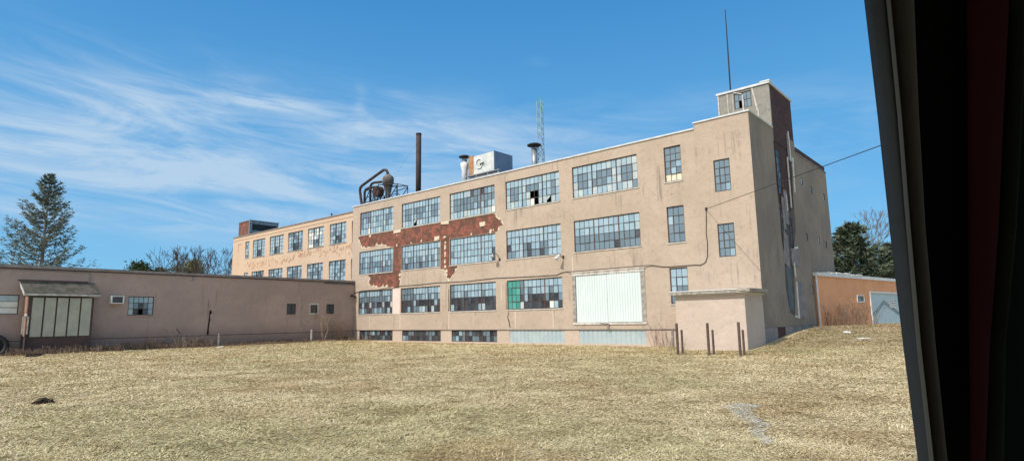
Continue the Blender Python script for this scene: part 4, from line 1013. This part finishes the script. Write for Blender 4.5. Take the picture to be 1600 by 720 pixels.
conifer('spruce_tree', -89.3, 17.3, 20.2, 5.0, 3, 'tall thin spruce with open upswept branches behind the low wing at left', nwh=30, per=8, tris=60, size=.28, droop=-.16, top_up=.50, low=.16, power=.86, uneven=.22, sparse=.14, col=(.11, .135, .10), col2=(.18, .20, .155))
conifer('spruce_tree', -18.8, 98, 14.6, 6.2, 9, 'dense dark green spruce above the orange building at right', nwh=26, per=9, tris=90, size=.5, droop=.1, col=(.065, .09, .055), col2=(.13, .155, .10), low=.05, power=.75)
conifer('spruce_tree', -22.6, 97, 9.5, 3.2, 10, 'small dark spruce half hidden behind the factory corner', nwh=18, per=8, tris=70, size=.45, col=(.065, .09, .055), col2=(.13, .155, .10), low=.05)
conifer('spruce_tree', -14.6, 100, 11.5, 3.6, 12, 'grey green spruce between the dense spruce and the car pillar', nwh=20, per=7, tris=60, size=.45, sparse=.2, col=(.10, .115, .085), col2=(.15, .16, .12), low=.05)
bare_tree('bare_tree', -18.6, 123.5, 20.5, 5, 'big grey leafless tree rising behind the dense spruce at right', levels=7, spread=.42, minr=.035, r0=.38, forks=2)
bare_tree('bare_tree', -21.5, 125, 17.5, 15, 'leafless fine-twigged tree left of the big grey one, behind the spruce', levels=7, spread=.5, minr=.03, r0=.3)
bare_tree('bare_tree', -103.7, 36.7, 14.6, 31, 'leafless forked tree on the skyline, left of its larger forked neighbour', 'bark_dark', levels=6, spread=.38, minr=.03, r0=.24, trunkfrac=.3)
bare_tree('bare_tree', -98.2, 37.6, 14.2, 44, 'leafless tree with two strong forks on the skyline left of the annex', 'bark_dark', levels=6, spread=.42, minr=.03, r0=.27, trunkfrac=.3)
bare_tree('bare_tree', -101.3, 44.2, 14.6, 61, 'leafless tree close to the left end of the annex', 'bark_dark', levels=6, spread=.42, minr=.03, r0=.25, trunkfrac=.32)
def pine(x, y, h, rad, seed, label, col, col2):
    rs_ = np.random.RandomState(seed); e = thing('pine_tree', (x, y, 0), label, 'tree')
    tb = MB(); tb.tube([(x, y, -.3), (x, y, h * .9)], [.25, .08], 8, cap=False); tb.build('trunk', 'bark', e, fix=False)
    cs = []; cl = []
    for k in range(34):
        a = rs_.uniform(0, 6.28); t_ = rs_.uniform(.35, 1); rr_ = rad * rs_.uniform(.2, 1) * (1 - .5 * max(0, t_ - .6) / .4)
        c = np.array([x + rr_ * math.cos(a), y + rr_ * math.sin(a), h * t_ * .93]); m_ = 260
        p = c + rs_.normal(0, 1, (m_, 3)) * [rad * .24, rad * .24, rad * .15]
        d1 = rs_.normal(0, 1, (m_, 3)) + [0, 0, .7]; d1 /= np.linalg.norm(d1, axis=1)[:, None]; d2 = np.cross(d1, rs_.normal(0, 1, (m_, 3))); d2 /= np.linalg.norm(d2, axis=1)[:, None]
        sz = .4 * rs_.uniform(.6, 1.4, (m_, 1)); cs.append(np.stack([p - d2 * sz * .25, p + d2 * sz * .25, p + d1 * sz], 1))
        q = rs_.rand(m_, 1); cl.append((np.array(col) * (1 - q) + np.array(col2) * q) * rs_.uniform(.8, 1.2))
    foliage_mesh('foliage', np.concatenate(cs), np.concatenate(cl), e)
pine(-109.7, 34.4, 12.4, 2.6, 1, 'small dark green pine, leftmost of the three on the skyline above the wing', (.035, .055, .02), (.07, .09, .035))
pine(-109.2, 37.0, 11.8, 1.8, 2, 'smallest dark green pine in the middle of the three on the skyline', (.035, .055, .02), (.07, .09, .035))
pine(-113.0, 42.6, 13.6, 3.3, 4, 'pale olive pine, rightmost of the three on the skyline', (.11, .115, .06), (.16, .15, .08))
# grey brown wood behind everything on the skyline
mb = MB(); rt = random.Random(77)
def thicket(x0, y0, x1, y1, n, hm, depth):
    for k in range(n):
        t_ = rt.random(); x = x0 + (x1 - x0) * t_ + rt.gauss(0, depth); y = y0 + (y1 - y0) * t_ + rt.gauss(0, depth)
        h = hm * rt.uniform(.7, 1.1)
        p = Vector((x, y, 0)); q = Vector((x + rt.gauss(0, .5), y, h * .6))
        mb.tube([p, q], [.14, .08], 3, cap=False)
        for j in range(14):
            s_ = p.lerp(q, rt.uniform(.5, 1)); e1 = s_ + Vector((rt.gauss(0, 1.1), rt.gauss(0, 1.1), rt.uniform(.8, h * .38)))
            mb.tube([s_, e1], [.05, .03], 3, cap=False)
            for i in range(3):
                s2 = s_.lerp(e1, rt.uniform(.3, 1)); mb.tube([s2, s2 + Vector((rt.gauss(0, .6), rt.gauss(0, .6), rt.uniform(.2, 1.4)))], [.035, .02], 3, cap=False)
thicket(-150, 34, -128, 70, 190, 13.2, 5); thicket(-128, 48, -120, 62, 60, 12.4, 3)
thicket(-60, 190, 20, 190, 160, 15, 6)
o = mb.build('distant_wood', mottled('winter_wood', (.40, .33, .28), (.30, .25, .215), 1, .95), fix=False); tag(o, 'grey brown leafless wood along the skyline', 'wood', None, 'stuff')
# bare sapling by the small wing windows
q = WING.p(30.2, 0, .9)
e = thing('bare_sapling', (q[0], q[1], .1), 'thin leafless sapling in front of the small windows of the wing', 'shrub')
mb = MB(); rn = random.Random(6)
g0 = tzf(q[0], q[1])
def twig(p, d, L_, r, lv):
    q_ = p + d * L_; mb.tube([p, p.lerp(q_, .5) + Vector((rn.gauss(0, .03), rn.gauss(0, .03), 0)), q_], [r, r * .85, r * .7], 4, cap=False)
    if lv:
        for k in range(rn.choice((2, 2, 3))):
            nd = (d + Vector((rn.gauss(0, .35), rn.gauss(0, .35), .25))).normalized(); twig(q_, nd, L_ * rn.uniform(.55, .85), r * .62, lv - 1)
for k, (dx, dy, L_) in enumerate(((-.1, -.05, 1.2), (.05, .35, 1.0), (.1, -.5, .9))): twig(Vector((q[0], q[1] + (k - 1) * .12, g0)), Vector((dx, dy, 1)).normalized(), L_, .035, 4)
mb.build('stem', 'weed_pale', e, fix=False)
q = WING.p(31.8, 0, .8); weed('bare_shrub', q[0], q[1], 34, 2.6, .35, 'tall dark leafless shrub right of the thin sapling', 'shrub', 'weed', .010, fork=5)

# ------------------------------------------------------------------ litter and clods on the lawn
def lump(name, x, y, rx, ry, h, mat, label, cat, seed, rough=.3):
    rn = random.Random(seed); bm = bmesh.new(); bmesh.ops.create_icosphere(bm, subdivisions=3, radius=1)
    z0_ = tzf(x, y)
    for v in bm.verts:
        k = 1 + rough * (rn.random() - .5); v.co = Vector((v.co.x * rx * k, v.co.y * ry * k, v.co.z * h * k))
    me = bpy.data.meshes.new(name); bm.to_mesh(me); bm.free(); me.materials.append(M[mat]); o = bpy.data.objects.new(name, me)
    o.location = (x, y, z0_ + h * .2); COL.objects.link(o); tag(o, label, cat); return o
lump('soil_clod', -17.8, 3.75, .13, .20, .11, 'soil', 'dark earth clod sitting alone in the lawn at left', 'clod', 1, .7)
lump('paper_litter', -8.0, 38.2, .2, .16, .07, 'white', 'white litter scrap on the lawn left of the longer one, by the orange building', 'litter', 2, .6)
lump('paper_litter', -6.8, 36.0, .32, .14, .04, 'white', 'longer flat white litter scrap on the lawn near the garage door', 'litter', 3, .6)
lump('paper_litter', -46.6, 20.3, .14, .22, .07, 'white', 'small white litter scrap at the foot of the mauve wing', 'litter', 4, .7)
bd = MB()
for k, (x, y) in enumerate(((-46.2, 9.1), (-45.3, 8.9))): z_ = tzf(x, y) + .04; bd.hexa([(x - .5, y - .35, z_), (x - .4, y + .4, z_), (x - .3, y + .4, z_ + .01), (x - .38, y - .37, z_), (x - .5, y - .35, z_ + .07), (x - .4, y + .4, z_ + .07), (x - .3, y + .4, z_ + .08), (x - .38, y - .37, z_ + .07)])
o = bd.build('fallen_boards', 'black_metal'); tag(o, 'pair of dark boards lying on the grass before the porch', 'boards', None, 'stuff')
q = WING.p(29.5, 0, 1.1); z_ = tzf(q[0], q[1]); mb = MB(); mb.tube([(q[0], q[1] - .8, z_ + .05), (q[0] + .15, q[1] + 1.6, z_ + .05)], .05, 6); o = mb.build('fallen_pole', 'weed_pale'); tag(o, 'pale fallen pole lying at the foot of the wing below the sapling', 'pole')

# ------------------------------------------------------------------ camera and the car window it looks out of
f_px = 932.65; yaw, pitch, roll = R(-40.627), R(8.494), R(-.967)
fw = Vector((math.sin(yaw) * math.cos(pitch), math.cos(yaw) * math.cos(pitch), math.sin(pitch)))
r0_ = Vector((math.cos(yaw), -math.sin(yaw), 0)); u0_ = r0_.cross(fw)
rt_ = r0_ * math.cos(roll) + u0_ * math.sin(roll); up_ = u0_ * math.cos(roll) - r0_ * math.sin(roll)
cam = bpy.data.cameras.new('camera'); co_ = bpy.data.objects.new('camera', cam); COL.objects.link(co_)
mat = Matrix((rt_, up_, -fw)).transposed().to_4x4(); mat.translation = Vector((0, 0, 1.72)); co_.matrix_world = mat
cam.sensor_fit = 'HORIZONTAL'; cam.sensor_width = 36; cam.lens = f_px / 1600 * 36; cam.clip_end = 4000; cam.clip_start = .02
sc.camera = co_

# car interior: door pillar trim, built standing beside the seat in the cabin (a = right, b = ahead, c = up, metres)
cabin = thing('car_window_pillar', (.35, .45, 1.3), 'dark curved car window pillar with rubber seal and maroon strap at the right edge', 'car interior')
Cc = Vector((0, 0, 1.72)); ca = Vector((math.cos(yaw), -math.sin(yaw), 0)); cbv = Vector((math.sin(yaw), math.cos(yaw), 0))
def cab(a, b_, c_): return Cc + ca * a + cbv * b_ + Vector((0, 0, c_))
def strap(name, L_, R_, bulge, mat, depth=.04, n=6):
    """L_, R_: lists of (right, ahead, up) along the left and right edges, bottom to top; bulging section towards the seat"""
    mb = MB(); rows = []
    for (l, r) in zip(L_, R_):
        l, r = Vector(l), Vector(r); row = []
        for k in range(n + 1):
            s_ = k / n; p = l.lerp(r, s_); p = Vector((p.x, p.y - bulge * math.sin(math.pi * s_), p.z)); row.append(cab(*p))
        for k in (1, 0): p = (l, r)[k]; q = 1 + depth / p.y; row.append(cab(p.x * q, p.y + depth, p.z * q))
        rows.append(row)
    m_ = n + 3; base_ = len(mb.v)
    for row in rows: mb.v += [tuple(p) for p in row]
    for i in range(len(rows) - 1):
        for k in range(m_): mb.f.append((base_ + i * m_ + k, base_ + i * m_ + (k + 1) % m_, base_ + (i + 1) * m_ + (k + 1) % m_, base_ + (i + 1) * m_ + k)); mb.m.append(0)
    for i in (0, len(rows) - 1): mb.f.append(tuple(base_ + i * m_ + k for k in range(m_))); mb.m.append(0)
    return mb.build(name, mat, cabin, smooth=True)
M['M_seal']=flat('black_rubber',(.030,.035,.043),.6); M['M_bead']=flat('grey_bead',(.085,.08,.07),.6); M['M_trim']=flat('brown_grey_trim',(.026,.025,.021),.8)
M['M_black']=flat('black_panel',(.0022,.0027,.0032),.95,0,.05); M['M_maroon']=flat('maroon_webbing',(.016,.0028,.0042),.95,0,.05); M['M_ridge']=flat('dark_green_grey_trim',(.006,.0075,.0055),.9,0,.1)
strap('rubber_seal',[(0.3201, 0.5, -0.1268), (0.3213, 0.5, -0.1171), (0.3198, 0.5, -0.0265), (0.3193, 0.5, 0.0692), (0.3198, 0.5, 0.1706), (0.3193, 0.5, 0.2783), (0.3195, 0.5, 0.2907)],
      [(0.3288, 0.5, -0.127), (0.3299, 0.5, -0.1172), (0.3303, 0.5, -0.0267), (0.3328, 0.5, 0.069), (0.3365, 0.5, 0.1704), (0.3388, 0.5, 0.2779), (0.3393, 0.5, 0.2903)],0.012,'M_seal',0.03)
strap('edge_bead',[(0.3194, 0.485, -0.1232), (0.3205, 0.485, -0.1137), (0.3209, 0.485, -0.0259), (0.3233, 0.485, 0.0669), (0.327, 0.485, 0.1652), (0.3289, 0.485, 0.2696), (0.3294, 0.485, 0.2816)],
      [(0.3214, 0.485, -0.1232), (0.3225, 0.485, -0.1137), (0.3229, 0.485, -0.0259), (0.3254, 0.485, 0.0669), (0.3291, 0.485, 0.1652), (0.3314, 0.485, 0.2696), (0.332, 0.485, 0.2815)],0.004,'M_bead',0.03)
strap('inner_trim',[(0.3308, 0.5, -0.127), (0.332, 0.5, -0.1173), (0.3324, 0.5, -0.0267), (0.3349, 0.5, 0.069), (0.3388, 0.5, 0.1703), (0.3411, 0.5, 0.2779), (0.3416, 0.5, 0.2903)],
      [(0.3395, 0.5, -0.1271), (0.3407, 0.5, -0.1174), (0.3429, 0.5, -0.0269), (0.3463, 0.5, 0.0688), (0.3538, 0.5, 0.17), (0.364, 0.5, 0.2775), (0.365, 0.5, 0.2898)],0.012,'M_trim',0.02)
strap('pillar_panel',[(0.3577, 0.53, -0.1347), (0.3589, 0.53, -0.1244), (0.3612, 0.53, -0.0285), (0.3648, 0.53, 0.0729), (0.3726, 0.53, 0.1803), (0.3834, 0.53, 0.2942), (0.3845, 0.53, 0.3073)],
      [(0.4397, 0.53, -0.136), (0.4412, 0.53, -0.1257), (0.4552, 0.53, -0.0301), (0.47, 0.53, 0.0711), (0.4858, 0.53, 0.1783), (0.5024, 0.53, 0.292), (0.5043, 0.53, 0.3051)],0.0,'M_black',0.05)
strap('seat_belt',[(0.3619, 0.5, -0.1275), (0.3631, 0.5, -0.1178), (0.3738, 0.5, -0.0274), (0.3857, 0.5, 0.0681), (0.3982, 0.5, 0.1693), (0.4116, 0.5, 0.2766), (0.4131, 0.5, 0.289)],
      [(0.3741, 0.5, -0.1277), (0.3754, 0.5, -0.118), (0.3911, 0.5, -0.0277), (0.4111, 0.5, 0.0677), (0.4294, 0.5, 0.1687), (0.4494, 0.5, 0.2759), (0.4515, 0.5, 0.2883)],0.003,'M_maroon',0.006)
strap('trim_ridge',[(0.3842, 0.51, -0.1303), (0.3855, 0.51, -0.1204), (0.4, 0.51, -0.0283), (0.422, 0.51, 0.069), (0.4419, 0.51, 0.172), (0.4601, 0.51, 0.2814), (0.4625, 0.51, 0.294)],
      [(0.3919, 0.51, -0.1304), (0.3933, 0.51, -0.1205), (0.4075, 0.51, -0.0284), (0.4303, 0.51, 0.0688), (0.4504, 0.51, 0.1719), (0.4718, 0.51, 0.2812), (0.4742, 0.51, 0.2938)],0.01,'M_ridge',0.015)
mb = MB()
P8 = [cab(-.9, .56, .38), cab(.95, .56, .38), cab(.95, -1.3, .36), cab(-.9, -1.3, .36)]
mb.hexa(P8 + [p + Vector((0, 0, .04)) for p in P8]); mb.build('unseen_shade_panel', flat('shade_panel_dark', (.05, .05, .05), .9), cabin)  # unseen slab added overhead to keep sun off the pillar

# ------------------------------------------------------------------ light
s = Vector((-.06, -1, 1.05)).normalized(); el_ = math.asin(s.z); rot = math.atan2(s.x, s.y)
sun = bpy.data.lights.new('sun', 'SUN'); sun.energy = 3.6; sun.angle = R(.55); sun.color = (1, .965, .92)
so = bpy.data.objects.new('sun', sun); COL.objects.link(so); so.rotation_euler = (-s).to_track_quat('-Z', 'Y').to_euler()
W_ = bpy.data.worlds.new('World'); sc.world = W_; W_.use_nodes = True
t = NT(W_.node_tree); bg = W_.node_tree.nodes['Background']
sky = t.node('ShaderNodeTexSky'); sky.sky_type = 'NISHITA'; sky.sun_disc = False; sky.sun_elevation = el_; sky.sun_rotation = rot
sky.altitude = 200; sky.air_density = 1.0; sky.dust_density = .4; sky.ozone_density = 1.6
tc = t.node('ShaderNodeTexCoord'); sep = t.node('ShaderNodeSeparateXYZ'); t.l.new(tc.outputs['Generated'], sep.inputs[0])
azn = t.m('ARCTAN2', sep.outputs[0], sep.outputs[1]); eln = t.m('ARCSINE', sep.outputs[2])
def blob(a0, e0, ra, re, slope, amp):
    da = t.m('SUBTRACT', azn, a0); de = t.m('SUBTRACT', t.m('SUBTRACT', eln, e0), t.m('MULTIPLY', da, slope))
    q = t.m('ADD', t.m('POWER', t.m('ABSOLUTE', t.m('DIVIDE', da, ra)), 2), t.m('POWER', t.m('ABSOLUTE', t.m('DIVIDE', de, re)), 2))
    return t.m('MULTIPLY', t.m('EXPONENT', t.m('MULTIPLY', q, -1)), amp)
def total(bl):
    acc = None
    for b_ in bl:
        v = blob(*b_); acc = v if acc is None else t.m('ADD', acc, v)
    return acc
cmb = t.node('ShaderNodeCombineXYZ'); t.l.new(azn, cmb.inputs[0]); t.l.new(t.m('ADD', eln, t.m('MULTIPLY', azn, .075)), cmb.inputs[1])
nA = t.noise(t.vscale(cmb.outputs[0], (2.2, 13, 1)), 1.0, 9, .62, .7)
nB = t.noise(t.vscale(cmb.outputs[0], (7, 42, 1), (3, 1, 0)), 1.0, 8, .6, .5)
nC = t.noise(t.vscale(cmb.outputs[0], (1.2, 4.5, 1), (7, 5, 0)), 1.0, 5, .55, .4)
soft = total([(-1.36, .245, .26, .055, -.06, 1.0), (-1.24, .175, .20, .040, -.05, .85), (-1.02, .285, .26, .050, -.06, .8), (-1.35, .325, .24, .050, -.02, .55), (-.70, .300, .32, .055, -.03, .6),
              (-.92, .215, .22, .040, -.05, .75), (-1.42, .16, .12, .035, 0, .5), (-.36, .265, .28, .06, 0, .4), (-.60, .19, .4, .06, 0, .4), (-1.1, .24, .4, .10, -.06, .35)])
wisp = total([(-1.105, .345, .085, .022, -.03, 1.5), (-1.20, .325, .12, .020, -.06, .8), (-1.36, .245, .18, .025, -.06, .8), (-.95, .285, .12, .020, -.10, .7), (-1.30, .285, .14, .016, -.12, .5), (-.965, .345, .010, .030, -.3, .8), (-.90, .37, .020, .007, -.1, .5), (-.66, .42, .02, .008, -.1, .35), (-.88, .205, .08, .014, .0, .9), (-.75, .28, .18, .02, -.05, .45), (-1.17, .19, .1, .012, -.12, .4)])
nD = t.noise(t.vscale(cmb.outputs[0], (3.5, 20, 1), (1, 9, 0)), 1.0, 8, .65, 1.2)
aS = t.m('MULTIPLY', t.m('MULTIPLY', t.m('MINIMUM', soft, .8), t.m('ADD', t.m('MULTIPLY', t.ramp(nA, .3, .72), .55), t.m('MULTIPLY', t.ramp(nD, .38, .7), .6))), t.m('ADD', t.m('MULTIPLY', t.ramp(nC, .35, .65), .6), .4))
aW = t.m('MULTIPLY', wisp, t.m('MULTIPLY', t.ramp(nB, .34, .74), t.ramp(nA, .2, .6)))
alpha = t.m('MINIMUM', t.m('ADD', t.m('MULTIPLY', aS, 1.4), t.m('MULTIPLY', aW, .7)), .85)
horiz = t.m('MULTIPLY', t.ramp(eln, -.05, .42, 1, 0), .8)
alpha = t.m('MAXIMUM', alpha, 0.0)
skyc = t.mix(1.0, sky.outputs[0], (.30, 1.15, 1.62, 1), 'MULTIPLY')
grad = t.mix(t.ramp(eln, .0, .30), (2.35, 4.8, 7.2, 1), (1.1, 3.6, 6.6, 1))
grad = t.mix(t.ramp(eln, .24, .62), grad, (.50, 2.35, 5.6, 1))
base_ = t.mix(.82, skyc, grad)
colr_ = t.mix(alpha, base_, (4.6, 6.0, 7.5, 1))
# added fill light, an unseen bright veil over the sunward half of the sky (behind the camera)
dp = t.node('ShaderNodeVectorMath', operation='DOT_PRODUCT'); t.l.new(tc.outputs['Generated'], dp.inputs[0]); dp.inputs[1].default_value = tuple(s)
nV = t.noise(t.vscale(tc.outputs['Generated'], (3, 6, 3)), 1.5, 6, .6, .5)
fill_veil = t.m('MULTIPLY', t.ramp(dp.outputs['Value'], .25, .85), t.m('ADD', t.m('MULTIPLY', nV, .6), .5), clamp=True)
colr_ = t.mix(fill_veil, colr_, (10.6, 11, 11.4, 1))
t.l.new(colr_, bg.inputs['Color']); bg.inputs['Strength'].default_value = .1
sc.view_settings.view_transform = 'Standard'; sc.view_settings.look = 'None'; sc.view_settings.gamma = 1; sc.view_settings.exposure = .16
sc.cycles.max_bounces = 5; sc.cycles.diffuse_bounces = 3; sc.cycles.use_denoising = True; sc.cycles.sample_clamp_indirect = 4
